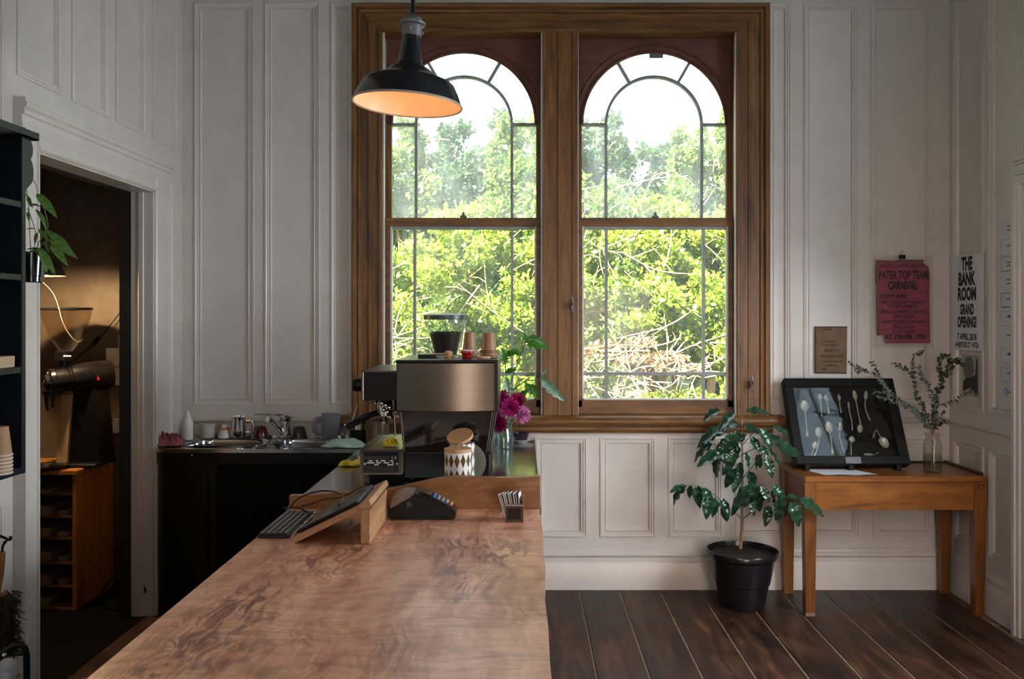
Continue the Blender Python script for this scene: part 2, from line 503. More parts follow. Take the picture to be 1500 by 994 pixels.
def wall(name, O, u, n, u0, u1, z1, holes, panels, th=0.14, mat=None):
    """framed wall: stiles and rails in one mesh, every sunk panel with its moulding a part"""
    O, u, n = Vector(O), Vector(u), Vector(n)
    us = sorted({u0, u1, *[v for h in holes + panels for v in h[:2]]})
    zs = sorted({0.0, z1, *[v for h in holes + panels for v in h[2:]]})
    us = [a for a in us if u0 <= a <= u1]; zs = [a for a in zs if 0 <= a <= z1]
    Mw = Matrix(((u.x, n.x, 0, O.x), (u.y, n.y, 0, O.y), (0, 0, 1, 0), (0, 0, 0, 1)))
    mb = MB()
    def inside(a, b, R): return any(r[0] - 1e-6 < a < r[1] + 1e-6 and r[2] - 1e-6 < b < r[3] + 1e-6 for r in R)
    for zi in range(len(zs) - 1):
        for ui in range(len(us) - 1):
            cu, cz = (us[ui] + us[ui + 1]) / 2, (zs[zi] + zs[zi + 1]) / 2
            if inside(cu, cz, holes): continue
            mb.box(us[ui], us[ui + 1], -th, -0.016 if inside(cu, cz, panels) else 0.0, zs[zi], zs[zi + 1], 0, Mw)
    w = mb.build(name, mat or WHITE, kind='structure')
    for (a, b, c, d) in panels:
        mb = MB()
        loops = []
        for ins, h in ((-.004, 0), (-.004, .007), (.004, .009), (.010, .004), (.018, .004), (.020, -.003), (.026, -.003), (.031, .001), (.036, -.012), (.042, -.013)):
            loops.append([mb.bm.verts.new(Mw @ Vector(p)) for p in ((a + ins, h, c + ins), (b - ins, h, c + ins), (b - ins, h, d - ins), (a + ins, h, d - ins))])
        for A, B in zip(loops, loops[1:]):
            for k in range(4): mb._f([A[k], A[(k + 1) % 4], B[(k + 1) % 4], B[k]], False)
        mb._f(loops[-1], False)
        bmesh.ops.recalc_face_normals(mb.bm, faces=mb.bm.faces)
        f = mb.bm.faces[:][-1]
        mb.build('panel', WHITE, w, angle=20)
    return w

def xb(px): return (px - CX) * YB / F
def zb(py): return EYE - (py - CZ) * YB / F
PT = 3.552                                          # top of the tall panels
ZT = zb(592)
back_panels = [(xb(a), xb(b), ZT, PT) for a, b in ((286, 372), (389, 468), (486, 565), (1078, 1158), (1178, 1256), (1276, 1364))]
back_panels = [p for p in back_panels if not (p[0] < -1.036 < p[1])] + [(xb(486), -1.04, ZT, PT)]
back_panels = [p for p in back_panels if not (p[0] < 1.484 < p[1])] + [(1.488, xb(1158), ZT, PT)]
back_panels += [(xb(a), xb(b), zb(785), zb(641)) for a, b in ((786, 859), (880, 959), (980, 1057), (1078, 1156), (1178, 1257), (1280, 1364))]
wall_back = wall('wall_back', (0, YB, 0), (1, 0, 0), (0, -1, 0), XL - .14, XR + .14, ZC, [(-1.0, 1.45, 1.0, 3.5)], back_panels)

left_panels = [(3.63 - .44 * k + .0, 3.97 - .44 * k, 2.645, PT) for k in range(0, -4, -1)]
left_panels += [(3.20 - .44 * k, 3.54 - .44 * k, ZT, PT) for k in range(0, 4)] + [(3.20 - .44 * k, 3.54 - .44 * k, zb(785), zb(641)) for k in range(0, 4)]
wall_left = wall('wall_left', (XL, 0, 0), (0, 1, 0), (1, 0, 0), YR, YB, ZC, [(3.725, 4.90, -.01, 2.345)], left_panels)

right_panels = [(4.99, 5.33, ZT, PT), (4.58, 4.92, ZT, PT), (4.99, 5.33, zb(785), zb(641)), (4.58, 4.92, zb(785), zb(641))]
wall_right = wall('wall_right', (XR, 0, 0), (0, 1, 0), (-1, 0, 0), YR, YB, ZC, [(4.00, 4.42, -.01, 2.33), (2.48, 3.87, .90, 3.98)], right_panels)
wall_rear = wall('wall_rear', (0, YR, 0), (1, 0, 0), (0, 1, 0), XL - .14, XR + .14, ZC, [(.5, 1.9, .15, 2.15), (-1.85, -.55, 2.3, 3.7)], [])

# dado ledge line, baseboards (swept profiles)
def sweep_profile(mb, prof, p0, p1, n):
    """profile [(out, z)] along p0 -> p1 (both on the wall plane), n = wall normal"""
    p0, p1, n = Vector(p0), Vector(p1), Vector(n)
    A = [mb.bm.verts.new(p0 + n * o + Vector((0, 0, z))) for o, z in prof]
    B = [mb.bm.verts.new(p1 + n * o + Vector((0, 0, z))) for o, z in prof]
    for i in range(len(prof) - 1): mb._f([A[i], A[i + 1], B[i + 1], B[i]], False)
    mb._f(A, False); mb._f(B[::-1], False)
BASE = [(0.0, 0.0), (.024, 0.0), (.024, .160), (.020, .168), (.017, .170), (.017, .196), (.022, .200), (.030, .206), (.031, .214), (.024, .224), (.014, .230), (.010, .240), (.004, .246), (0, .248)]
DADO = [(0.0, 1.005), (.006, 1.006), (.010, 1.014), (.018, 1.018), (.020, 1.026), (.014, 1.034), (.005, 1.038), (0, 1.040)]
for nm, segs in (('baseboard_back', [((XL, YB, 0), (XR, YB, 0), (0, -1, 0))]),
                 ('baseboard_right', [((XR, 4.60, 0), (XR, YB, 0), (-1, 0, 0)), ((XR, YR, 0), (XR, 3.885, 0), (-1, 0, 0))]),
                 ('baseboard_left', [((XL, YR, 0), (XL, 3.60, 0), (1, 0, 0)), ((XL, 5.13, 0), (XL, YB, 0), (1, 0, 0))])):
    mb = MB()
    for a, b, n in segs: sweep_profile(mb, BASE, a, b, n)
    mb.build(nm, WHITE, kind='structure')
mb = MB()
for a, b, n in (((XL, YB, 0), (-1.06, YB, 0), (0, -1, 0)), ((1.50, YB, 0), (XR, YB, 0), (0, -1, 0)), ((XR, 4.61, 0), (XR, YB, 0), (-1, 0, 0)), ((XL, YR, 0), (XL, 3.60, 0), (1, 0, 0))):
    sweep_profile(mb, DADO, a, b, n)
mb.build('trim_1', WHITE, kind='structure')

# ---------------------------------------------------------------- the big brown window frame (trim_2) and its two sash windows
trim = MB()
YF = 5.352
# side casing with reeds (a swept moulding each), head, mullion
cas = bpy.data.objects.new('trim_2', None); COL.objects.link(cas); cas['kind'] = 'structure'; ORG[cas.name] = Vector()
def casing(x_in, x_out, z0, z1, name):
    s = 1 if x_out > x_in else -1
    w = abs(x_out - x_in)
    prof = [(0, .036), (.006, .042), (.022, .042), (.026, .034), (.070, .034), (.074, .040), (.084, .040), (.088, .034), (w - .062, .034), (w - .056, .044), (w - .040, .047), (w - .034, .040), (w - .026, .053), (w - .008, .056), (w, .050)]
    poly = [(x_in + s * a, YB - b) for a, b in prof] + [(x_out, YB + .12), (x_in, YB + .12)]
    m = MB(); m.prism(poly, z0, z1, 'z')
    for v in m.bm.verts:                             # mitred top
        if v.co.z > z1 - .01: v.co.z = 3.366 + abs(v.co.x - x_in) / w * .174
    return m.build(name, PINE, cas, angle=25)
casing(-.852, -1.036, .99, 3.54, 'side_casing')
casing(1.283, 1.484, .99, 3.54, 'side_casing')
m = MB()
prof = [(0, .038), (.006, .044), (.022, .044), (.026, .036), (.066, .036), (.070, .042), (.080, .042), (.084, .036), (.112, .036), (.118, .048), (.134, .050), (.140, .044), (.150, .058), (.166, .060), (.174, .052)]
m.prism([(YB - b, 3.366 + a) for a, b in prof] + [(YB + .12, 3.54), (YB + .12, 3.366)], -1.036, 1.484, 'x')
for v in m.bm.verts:
    q = (v.co.z - 3.366) / .174
    v.co.x = -.852 - .184 * q if v.co.x < 0 else 1.283 + .201 * q
m.build('head_casing', PINE_H, cas, angle=25)
m = MB()
m.prism([(.115, YF), (.119, YF - .006), (.150, YF - .006), (.153, YF), (.205, YF), (.208, YF - .008), (.240, YF - .008), (.243, YF), (.29, YF), (.294, YF - .006), (.325, YF - .006), (.329, YF), (.329, YB + .12), (.115, YB + .12)], .99, 3.37, 'z')
mul = m.build('mullion', PINE, cas, angle=25)
# lining of the openings behind the casings
for cx in (-.3685, .8045):
    m = MB()
    m.box(cx - .500, cx - .482, YF + .02, YB + .16, 1.0, 3.42)
    m.box(cx + .482, cx + .500, YF + .02, YB + .16, 1.0, 3.42)
    m.box(cx - .5, cx + .5, YF + .02, YB + .16, 3.372, 3.42)
    m.build('jamb_lining', PINE, cas)
    m = MB()                                       # pale parting beads along the sash edges
    for s in (-1, 1):
        x = cx + s * .478
        m.box(x - .005, x + .005, YF + .004, YF + .040, 1.035, 3.37, .002)
    m.build('parting_bead', SASHWHITE, cas)
# sill: round nosing over a moulded apron
m = MB()
sx0, sx1 = -1.13, 1.562
nose = [(YB - .085 - .031 * math.sin(a), 1.026 + .031 * -math.cos(a)) for a in [PI * k / 8 for k in range(9)]]
m.prism([(YB + .13, .995)] + nose + [(YB + .13, 1.057)], sx0, sx1, 'x')
m.build('sill', PINE_H, cas, angle=40)
m = MB()
m.prism([(YB + .0, .952), (YB - .045, .952), (YB - .050, .962), (YB - .062, .972), (YB - .062, .990), (YB - .075, .996), (YB, .996)], -1.05, 1.50, 'x')
m.build('apron', PINE_H, cas, angle=25)
# small iron fittings on the frame
for (px, py) in ((838, 447), (1101, 563)):
    p = AT(px, py, YF - .035)
    m = MB()
    m.box(p.x - .008, p.x + .008, p.y - .004, YF + .006, p.z - .02, p.z + .02, .002)
    m.tube(spline([(p.x, p.y, p.z), (p.x + .004, p.y - .02, p.z + .018), (p.x - .003, p.y - .018, p.z + .05)]), .005, 6)
    m.tube(spline([(p.x, p.y, p.z), (p.x - .004, p.y - .02, p.z - .018), (p.x + .004, p.y - .016, p.z - .045)]), .005, 6)
    m.build('sash_cleat', GREYMETAL, cas)

def arc(cx, cz, r, a0, a1, n): return [(cx + r * math.cos(a0 + (a1 - a0) * k / n), cz + r * math.sin(a0 + (a1 - a0) * k / n)) for k in range(n + 1)]
def make_window(idx, cx):
    w = bpy.data.objects.new('window_%d' % idx, None); COL.objects.link(w); w['kind'] = 'structure'; ORG[w.name] = Vector()
    hw, R, Rin, zs_, zt = .478, .446, .296, 2.838, 3.372
    y0, y1 = YB + .085, YB + .125                   # upper sash, outer track
    # upper sash: arched spandrel board, stiles, bottom rail
    m = MB()
    m.prism([(cx - hw, zs_), (cx - hw, zt), (cx + hw, zt), (cx + hw, zs_)] + arc(cx, zs_, R, 0, PI, 36), y0, y1)
    us = m.build('upper_sash', SPANDREL, w, angle=40)
    m = MB()
    for s in (-1, 1): m.box(cx + s * R, cx + s * hw, y0, y1, 2.20, zs_) if s > 0 else m.box(cx - hw, cx - R, y0, y1, 2.20, zs_)
    m.box(cx - hw, cx + hw, y0, y1, 2.20, 2.252)
    m.build('sash_frame', PINE, us)
    m = MB()                                        # moulded inner edge of the arch
    m.tube([(a, y0 - .004, b) for a, b in arc(cx, zs_, R - .002, 0, PI, 36)], .010, 6)
    m.tube([(a, y0 - .003, b) for a, b in arc(cx, zs_, R + .038, 0.03, PI - .03, 36)], .007, 6)
    m.build('arch_moulding', SPANDREL, us)
    yb = (y0 + y1) / 2
    m = MB()
    bw = .0085
    m.prism(arc(cx, zs_, Rin + bw, 0, PI, 30) + arc(cx, zs_, Rin - bw, PI, 0, 30), yb - .016, yb + .016)
    for s in (-1, 1): m.box(cx + s * Rin - bw, cx + s * Rin + bw, yb - .016, yb + .016, 2.25, zs_)
    for s in (-1, 1): m.box(min(cx + s * Rin, cx + s * R), max(cx + s * Rin, cx + s * R), yb - .014, yb + .014, zs_ - .009, zs_ + .009)
    for a in (PI / 3, 2 * PI / 3):
        Mx = Matrix.Translation((cx, yb, zs_)) @ Matrix.Rotation(-a, 4, 'Y')
        m.box(Rin, R + .004, -.014, .014, -.009, .009, 0, Mx)
    m.build('glazing_bar', BAR, us)
    yg = yb + .006
    def pane(poly):
        m = MB(); m.prism(poly, yg, yg + .003); m.build('pane', GLASS_UP, us)
    pane([(cx - Rin, 2.252)] + [(cx + Rin, 2.252)] + arc(cx, zs_, Rin, 0, PI, 24))
    for s in (-1, 1): pane([(cx + s * Rin, 2.252), (cx + s * R, 2.252), (cx + s * R, zs_), (cx + s * Rin, zs_)])
    for k in range(3):
        a0, a1 = PI * k / 3, PI * (k + 1) / 3
        pane(arc(cx, zs_, R, a0, a1, 10) + arc(cx, zs_, Rin, a1, a0, 10))
    # lower sash, inner track
    y0, y1 = YB + .035, YB + .075
    z0, z1 = 1.056, 2.256
    m = MB()
    m.box(cx - hw, cx + hw, y0, y1, z0, 1.143, .003)
    m.box(cx - hw, cx + hw, y0 - .006, y1, 2.203, z1, .003)
    for s in (-1, 1):
        a, b = sorted((cx + s * .446, cx + s * hw))
        m.box(a, b, y0, y1, 1.10, 2.21)
    ls = m.build('lower_sash', PINE_H, w)
    m = MB()                                        # pale putty bead around the glass
    for s in (-1, 1): m.box(cx + s * .441 - .005, cx + s * .441 + .005, y0 - .002, y1, 1.143, 2.203)
    m.box(cx - .446, cx + .446, y0 - .002, y1, 1.143, 1.151)
    m.build('glass_bead', SASHWHITE, ls)
    m = MB()
    yb = (y0 + y1) / 2
    for s in (-1, 1): m.box(cx + s * .298 - bw, cx + s * .298 + bw, yb - .016, yb + .016, 1.143, 2.203)
    m.box(cx - .446, cx + .446, yb - .015, yb + .015, 1.292, 1.312)
    m.box(cx - .446, cx + .446, yb - .015, yb + .015, 2.185, 2.203)
    m.build('glazing_bar', BAR, ls)
    for (xa, xb_) in ((-.446, -.298), (-.298, .298), (.298, .446)):
        for (za, zb_) in ((1.146, 1.302), (1.302, 2.2)):
            m = MB(); m.box(cx + xa, cx + xb_, yb + .004, yb + .007, za, zb_); m.build('pane', GLASS, ls)
    m = MB()
    m.box(cx - .02, cx + .02, y0 - .012, y0 + .03, 2.256, 2.270, .003)
    m.lathe([(.001, 0), (.009, .002), (.011, .01), (.007, .02), (.001, .024)], (cx, y0, 2.268), 10)
    m.build('sash_latch', GREYMETAL, ls)
    return w
make_window(1, -.3685)
w2 = make_window(2, .8045)
m = MB(); m.box(.775, .86, YB + .080, YB + .084, 3.245, 3.272); m.build('ventilator_tab', GREYMETAL, w2)

# ---------------------------------------------------------------- white door surround in the left wall (trim_3) with its linings
arch_ = bpy.data.objects.new('trim_3', None); COL.objects.link(arch_); arch_['kind'] = 'structure'; ORG[arch_.name] = Vector()
XC = XL + .053
def jamb_casing(y_in, y_out, z1, name):
    s = 1 if y_out > y_in else -1
    w = abs(y_out - y_in)
    pr = [(0, .040), (.008, .048), (.016, .048), (.020, .040), (w - .040, .040), (w - .036, .046), (w - .026, .048), (w - .020, .053), (w, .053)]
    m = MB(); m.prism([(XL + b, y_in + s * a) for a, b in pr] + [(XL, y_out), (XL, y_in)], 0, z1, 'z')
    return m.build(name, WHITE, arch_, angle=25)
jamb_casing(3.725, 3.60, 2.42, 'side_casing')
jamb_casing(4.905, 5.13, 2.42, 'side_casing')
m = MB()
pr = [(2.345, .040), (2.353, .048), (2.362, .048), (2.366, .038), (2.400, .038), (2.404, .041), (2.436, .041), (2.440, .038), (2.472, .038), (2.478, .048), (2.492, .050), (2.498, .044), (2.506, .056), (2.522, .060), (2.528, .052), (2.545, .052)]
m.prism([(XL + b, a) for a, b in pr] + [(XL, 2.545), (XL, 2.345)], 0, 1, 'x')
for v in m.bm.verts: v.co = Vector((v.co.y, 3.60 + v.co.x * 1.53, v.co.z))
m.build('head_casing', WHITE, arch_, angle=25)
m = MB()
m.box(XL - .091, XL + .030, 4.893, 4.918, 0, 2.345); m.box(XL - .091, XL + .03, 3.707, 3.731, 0, 2.345); m.box(XL - .091, XL + .03, 3.71, 4.91, 2.338, 2.362)
m.box(XL - .050, XL - .020, 4.884, 4.895, 0, 2.338, .003)
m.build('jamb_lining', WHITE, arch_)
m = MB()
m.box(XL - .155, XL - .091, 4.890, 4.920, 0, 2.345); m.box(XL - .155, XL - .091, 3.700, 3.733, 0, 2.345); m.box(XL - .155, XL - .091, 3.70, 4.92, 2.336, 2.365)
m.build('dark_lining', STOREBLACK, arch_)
m = MB()
for z in (2.23, 2.19):
    m.lathe([(.001, .004), (.006, .003), (.008, 0)], (0, 0, 0), 8, Matrix.Translation((XL - .07, 4.899, z)) @ Matrix.Rotation(PI / 2, 4, 'X'))
m.build('screw_head', GREYMETAL, arch_)

# store room behind the opening
m = MB(); m.box(-4.2, -2.086, 2.3, 5.62, -.12, -.002); m.build('floor_storeroom', plain('shade_toned_store_floor', (.003, .0025, .002), .8, spec=.05), kind='structure')  # near-black colour paints in the unlit gloom of this floor
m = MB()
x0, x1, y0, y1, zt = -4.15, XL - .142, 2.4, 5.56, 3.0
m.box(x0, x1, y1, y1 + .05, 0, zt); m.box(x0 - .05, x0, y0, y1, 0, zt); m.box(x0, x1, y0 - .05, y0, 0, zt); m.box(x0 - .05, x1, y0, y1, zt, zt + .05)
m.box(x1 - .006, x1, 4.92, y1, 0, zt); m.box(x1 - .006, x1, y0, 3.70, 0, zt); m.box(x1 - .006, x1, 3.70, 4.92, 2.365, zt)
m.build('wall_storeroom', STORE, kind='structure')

# white door casing and glazed door in the right wall, clerestory above (out of the picture save the casing edge)
dr = bpy.data.objects.new('trim_4', None); COL.objects.link(dr); dr['kind'] = 'structure'; ORG[dr.name] = Vector()
for (ya, yb_) in ((4.42, 4.616), (4.00, 3.885)):
    s = 1 if yb_ > ya else -1
    w = abs(yb_ - ya)
    pr = [(0, .030), (.010, .040), (.030, .040), (.034, .030), (.070, .030), (.074, .040), (.095, .040), (.10, .030), (w - .065, .030), (w - .060, .042), (w - .040, .044), (w - .034, .036), (w - .028, .050), (w, .050)]
    m = MB(); m.prism([(XR - b, ya + s * a) for a, b in pr] + [(XR, yb_), (XR, ya)], 0, 2.332, 'z')
    m.build('side_casing', WHITE, dr, angle=25)
m = MB()
for k, (za, zb_, p) in enumerate(((2.33, 2.352, .040), (2.352, 2.385, .030), (2.385, 2.40, .040), (2.40, 2.436, .030), (2.436, 2.452, .044), (2.452, 2.475, .052))):
    m.box(XR - p, XR, 3.885, 4.616, za, zb_, .003)
m.build('head_casing', WHITE, dr)
d2 = bpy.data.objects.new('door_2', None); COL.objects.link(d2); d2['kind'] = 'structure'; ORG[d2.name] = Vector()
m = MB(); m.box(XR + .05, XR + .09, 4.00, 4.42, .005, 2.33); m.build('door_leaf', WHITE, d2)
for a, b in ((.2, 1.0), (1.15, 2.2)):
    m = MB(); m.box(XR + .04, XR + .05, 4.06, 4.36, a, b, .006); m.build('panel', WHITE, d2)
w3 = bpy.data.objects.new('window_3', None); COL.objects.link(w3); w3['kind'] = 'structure'; ORG[w3.name] = Vector()
m = MB()
for a, b in ((2.48, 2.53), (3.83, 3.87)): m.box(XR + .03, XR + .08, a, b, .90, 3.98)
for a, b in ((.90, .97), (2.38, 2.44), (3.93, 3.98)): m.box(XR + .03, XR + .08, 2.48, 3.87, a, b)
for a in (2.80, 3.44): m.box(XR + .04, XR + .07, a - .010, a + .010, .95, 3.95)
m.build('sash_frame', WHITE, w3)
for c, d in ((.97, 2.38), (2.44, 3.93)):
    for a, b in ((2.53, 2.79), (2.81, 3.43), (3.45, 3.83)):
        m = MB(); m.box(XR + .053, XR + .056, a, b, c, d); m.build('pane', CLEAR, w3)
for k, (a, b, za, zb_) in enumerate(((.5, 1.9, .15, 2.15), (-1.85, -.55, 2.3, 3.7))):  # unseen rear openings, added and placed to suit the fill lamps
    w4 = bpy.data.objects.new('window_%d' % (4 + k), None); COL.objects.link(w4); w4['kind'] = 'structure'; ORG[w4.name] = Vector()
    m = MB()
    for c in (a + .03, (a + b) / 2, b - .03): m.box(c - .03, c + .03, YR - .09, YR - .04, za, zb_)
    for c in (za + .03, (za + zb_) / 2, zb_ - .03): m.box(a, b, YR - .09, YR - .04, c - .03, c + .03)
    m.build('sash_frame', WHITE, w4)
# ================================================================== THE COUNTER AND WHAT STANDS ON IT
CT = 0.93                                           # counter height
t = thing('timber_counter', 'long timber slab counter with swirling figured grain running towards the window', 'counter', (-.4, 2.2, 0))
m = MB()
edge = [(.053 + .0065 * (y - 1.0) / 1.0 * .65 + .0025 * math.sin(y * 5.1) + .002 * math.sin(y * 13), y) for y in np.linspace(.95, 3.36, 25)]
m.plate(edge + [(-.874, 3.36), (-.868, .95)], [], CT - .045, CT)
m.build('slab_top', COUNTER, t, angle=60)
m = MB(); m.box(-.84, .02, 1.0, 3.34, .08, CT - .046); m.box(-.80, -.02, 1.05, 3.3, 0.0, .08)
m.build('base_cabinet', BLACKMATT, t)
m = MB()                                            # curved upstand board at the far end of the slab
ux = np.linspace(-.878, .062, 34)
top = []
for x in ux:
    q = min(1, max(0, (x + .62) / .40)); q = q * q * (3 - 2 * q)
    top.append((x, CT + .052 + .03 * (x + .878) / .4 * (1 - q) * .5 + q * .068 + .003 * math.sin(x * 17)))
m.prism([(-.878, CT), (.062, CT)] + top[::-1], 3.325, 3.36)
m.build('upstand_board', UPWOOD, t, angle=40)

t = thing('steel_bench', 'stainless steel topped bench between the timber upstand and the window sill', 'bench', (-.4, 4.3, 0))
m = MB(); m.box(-.90, .068, 3.362, 5.325, CT - .03, CT, .004); m.build('steel_top', STEELTOP, t)
m = MB(); m.box(-.86, .04, 3.40, 5.30, .08, CT - .031); m.box(-.82, 0, 3.45, 5.28, 0, .08); m.build('base_cabinet', BLACKMATT, t)

# sink bench along the back wall
t = thing('sink_bench', 'double bowl steel sink bench with black curtain front under the cream panels', 'sink', (-1.5, 5.1, 0))
yf, yk, xl, xr = 4.85, 5.34, -2.035, -.905
bowls = [rrect(-1.905, -1.475, 4.925, 5.225, .09, 6), rrect(-1.435, -1.075, 4.935, 5.215, .09, 6)]
front = [(xl, yk), (xr, yk), (xr, yf), (xl + .09, yf)] + [(xl + .09 - .09 * math.sin(a), yf + .09 - .09 * math.cos(a)) for a in [PI / 2 * k / 6 for k in range(1, 7)]]
m = MB(); m.plate(front, bowls, CT - .022, CT - .002)
m.box(xl, xr, yk - .012, yk + .004, CT - .02, CT + .012, .002)
m.build('steel_top', STEELTOP, t, angle=50)
for bl in bowls:
    m = MB()
    cx_, cy_ = sum(p[0] for p in bl) / len(bl), sum(p[1] for p in bl) / len(bl)
    rings = []
    for k, (sc, z) in enumerate(((1.03, CT + .0), (1.015, CT + .004), (1.0, CT + .001), (.985, CT - .015), (.95, CT - .15), (.86, CT - .17), (.1, CT - .175))):
        rings.append([m.bm.verts.new((cx_ + (p[0] - cx_) * sc, cy_ + (p[1] - cy_) * sc, z)) for p in bl])
    for A, B in zip(rings, rings[1:]):
        n = len(A)
        for i in range(n): m._f([A[i], A[(i + 1) % n], B[(i + 1) % n], B[i]])
    m._f(rings[-1])
    m.build('sink_bowl', STEELTOP, t, angle=60)
m = MB()
def inset(poly, d): return [(x + (d if x < -1.5 else -d), y + d if y < 5 else y) for x, y in poly]
m.plate(front, [], CT - .085, CT - .022)
for k in range(len(front)): pass
m.build('edge_band', BLACK, t, angle=50)
m = MB()
f2 = [(xl + .005, yk), (xl + .35, yk), (xl + .35, yf + .012), (xl + .09, yf + .012)] + [(xl + .09 - .085 * math.sin(a), yf + .097 - .085 * math.cos(a)) for a in [PI / 2 * k / 6 for k in range(1, 7)]]
m.plate(f2, [], .0, CT - .085)
m.build('end_panel', BLACK, t, angle=50)
m = MB()                                            # curtain with soft folds
xs = np.linspace(xl + .30, xr, 120)
R = [[m.bm.verts.new((x, yf + .018 + .010 * math.sin(x * 52 + .8 * math.sin(x * 17)) * a, z)) for x in xs] for a, z in ((.5, CT - .086), (1, .6), (1.2, .06))]
for A, B in zip(R, R[1:]):
    for i in range(len(xs) - 1): m._f([A[i], A[i + 1], B[i + 1], B[i]])
m.build('curtain', CURTAIN, t, angle=80)
m = MB(); p = AT(281, 667, yf - .002); m.ball(p, .006, 8, 6); m.build('curtain_stud', CHROME, t)

# mixer tap
bx, by = X(411, 5.28), 5.285
t = thing('mixer_tap', 'chrome mixer tap behind the sink bowls between red and dark cups', 'tap', (bx, by, CT))
m = MB(); m.lathe([(.036, 0), (.036, .008), (.028, .014), (.026, .10), (.033, .108), (.036, .118), (.036, .130), (.03, .136), (.001, .137)], (bx + .03, by, CT), 20, cap0=True); m.build('body', CHROME, t)
m = MB(); m.tube(spline([(bx + .02, by - .01, CT + .03), (bx - .01, by - .05, CT + .08), (bx - .03, by - .09, CT + .115), (bx - .045, by - .12, CT + .125)]), [.015] * 6 + [.014] * 6 + [.018] * 7, 10); m.build('spout', CHROME, t)
m = MB(); m.tube(spline([(bx + .02, by, CT + .135), (bx - .08, by - .01, CT + .142), (bx - .15, by - .01, CT + .140)]), [.012] * 4 + [.009] * 5 + [.007] * 4, 8, flat=.6); m.build('lever', CHROME, t)

# cups along the back of the sink
def mug(name, label, px, w, h, mat, taper=1.0, handle=None, inverted=False, d=5.285, group=None, cat='mug', z0=None, prof=None, tilt=0):
    c = Vector((X(px, d), d, (CT + .003) if z0 is None else z0))
    o = thing(name, label, cat, c, group)
    r1, r0 = w / 2, w / 2 * taper
    pr = prof or ([(r0 * .9, 0), (r0, .006), (r1, h), (r1 - .004, h), (r0 - .005, .01), (.001, .009)] if not inverted else [(r1, 0), (r1, .01), (r0, h * .8), (r0 * .72, h * .96), (r0 * .3, h), (.001, h)])
    m = MB(); m.lathe(pr, c, 24, cap0=not inverted); b = m.build('cup_body', mat, o, angle=40)
    if handle:
        m = MB()
        q = [c + Vector((handle * (r0 * 1.0 + a * h), 0, z * h)) for a, z in ((-.06, .24), (.22, .26), (.32, .50), (.22, .76), (-.04, .78))]
        m.tube(spline(q, 5), h * .055, 8, flat=1.6); m.build('handle', mat, o)
    if tilt: o.rotation_euler = (0, tilt, 0)
    return o
mug('milk_bottle', 'tall white ceramic bottle beside the pink cloth at the sink corner', 275, .06, .17, PORC, cat='bottle', d=5.20, prof=[(.028, 0), (.031, .006), (.031, .10), (.026, .122), (.014, .14), (.012, .165), (.015, .17), (.011, .17), (.01, .15), (.001, .15)])
mug('white_mug', 'plain off-white straight mug between the bottle and patterned cup', 304, .090, .082, plain('offwhite_mug_glaze', (.50, .48, .40), .3, var=.06), .95)
mp = mug('patterned_cup', 'white upside-down cup with yellow and red band beside steel jug', 329, .075, .078, PORC, .55, inverted=True)
m = MB(); c = Vector((X(329, 5.285), 5.285, CT + .003)); m.lathe([(.0305, .045), (.0285, .053)], c, 24); m.build('yellow_band', plain('yellow_band_glaze', (.6, .33, .03), .3), mp)
m = MB(); m.lathe([(.0285, .053), (.0255, .060)], c, 24); m.build('red_band', plain('red_band_glaze', (.35, .03, .03), .3), mp)
mug('milk_jug', 'polished steel milk jug with handle standing behind left sink bowl', 350, .094, .125, CHROME, 1.0, 1, cat='jug', prof=[(.040, 0), (.045, .006), (.046, .05), (.041, .10), (.043, .125), (.040, .125), (.038, .10), (.043, .05), (.001, .01)])
mug('red_cup', 'dark red ribbed cup upside down left of the tap', 382, .085, .070, plain('dark_red_glaze', (.085, .012, .014), .18, var=.3), .8, inverted=True, cat='cup')
mug('dark_mug', 'rounded charcoal mug upside down right of the tap', 438, .088, .068, plain('charcoal_glaze', (.035, .034, .038), .25), .8, inverted=True, cat='cup')
mug('white_cup', 'off-white cup upside down between charcoal and blue grey mugs', 458, .072, .068, MATS['offwhite_mug_glaze'], .9, inverted=True, cat='cup')
mug('tall_mug', 'tall blue grey mug with handle near the end of the sink', 483, .110, .150, plain('blue_grey_glaze', (.235, .25, .30), .4, var=.06), .88, -1, d=5.20, tilt=.06)

def cloth(name, label, c, sx, sy, h, mat, seed, fold=3.0, rz=0, cat='cloth'):
    r = np.random.default_rng(seed)
    n = 30
    k = [(r.uniform(2, 7) * fold / 3, r.uniform(2, 7) * fold / 3, r.uniform(0, 6.28), r.uniform(.3, 1)) for _ in range(6)]
    m = MB(); G = []
    for i in range(n):
        row = []
        for j in range(n):
            u, v = i / (n - 1) * 2 - 1, j / (n - 1) * 2 - 1
            rr = max(abs(u), abs(v)) ** 1.2
            f = sum(a * math.sin(p * u + q * v + ph) for p, q, ph, a in k) / 3
            z = h * (1 - rr ** 2.2) * (.62 + .38 * f) + .003 + .004 * (1 + f) * rr
            w = 1 + .12 * math.sin(5 * math.atan2(v, u) + seed)
            x, y = u * sx * w * (1 - .22 * abs(v) ** 3), v * sy * w * (1 - .22 * abs(u) ** 3)
            row.append(m.bm.verts.new(Vector(c) + Matrix.Rotation(rz, 3, 'Z') @ Vector((x, y, max(.002, z)))))
        G.append(row)
    for i in range(n - 1):
        for j in range(n - 1): m._f([G[i][j], G[i + 1][j], G[i + 1][j + 1], G[i][j + 1]])
    low = [[m.bm.verts.new(v.co - Vector((0, 0, .0018))) for v in row] for row in G]
    for i in range(n - 1):
        for j in range(n - 1): m._f([low[i][j], low[i][j + 1], low[i + 1][j + 1], low[i + 1][j]])
    o = m.build(name, mat, angle=80)
    base_at(o, c)
    return tag(o, label, cat)
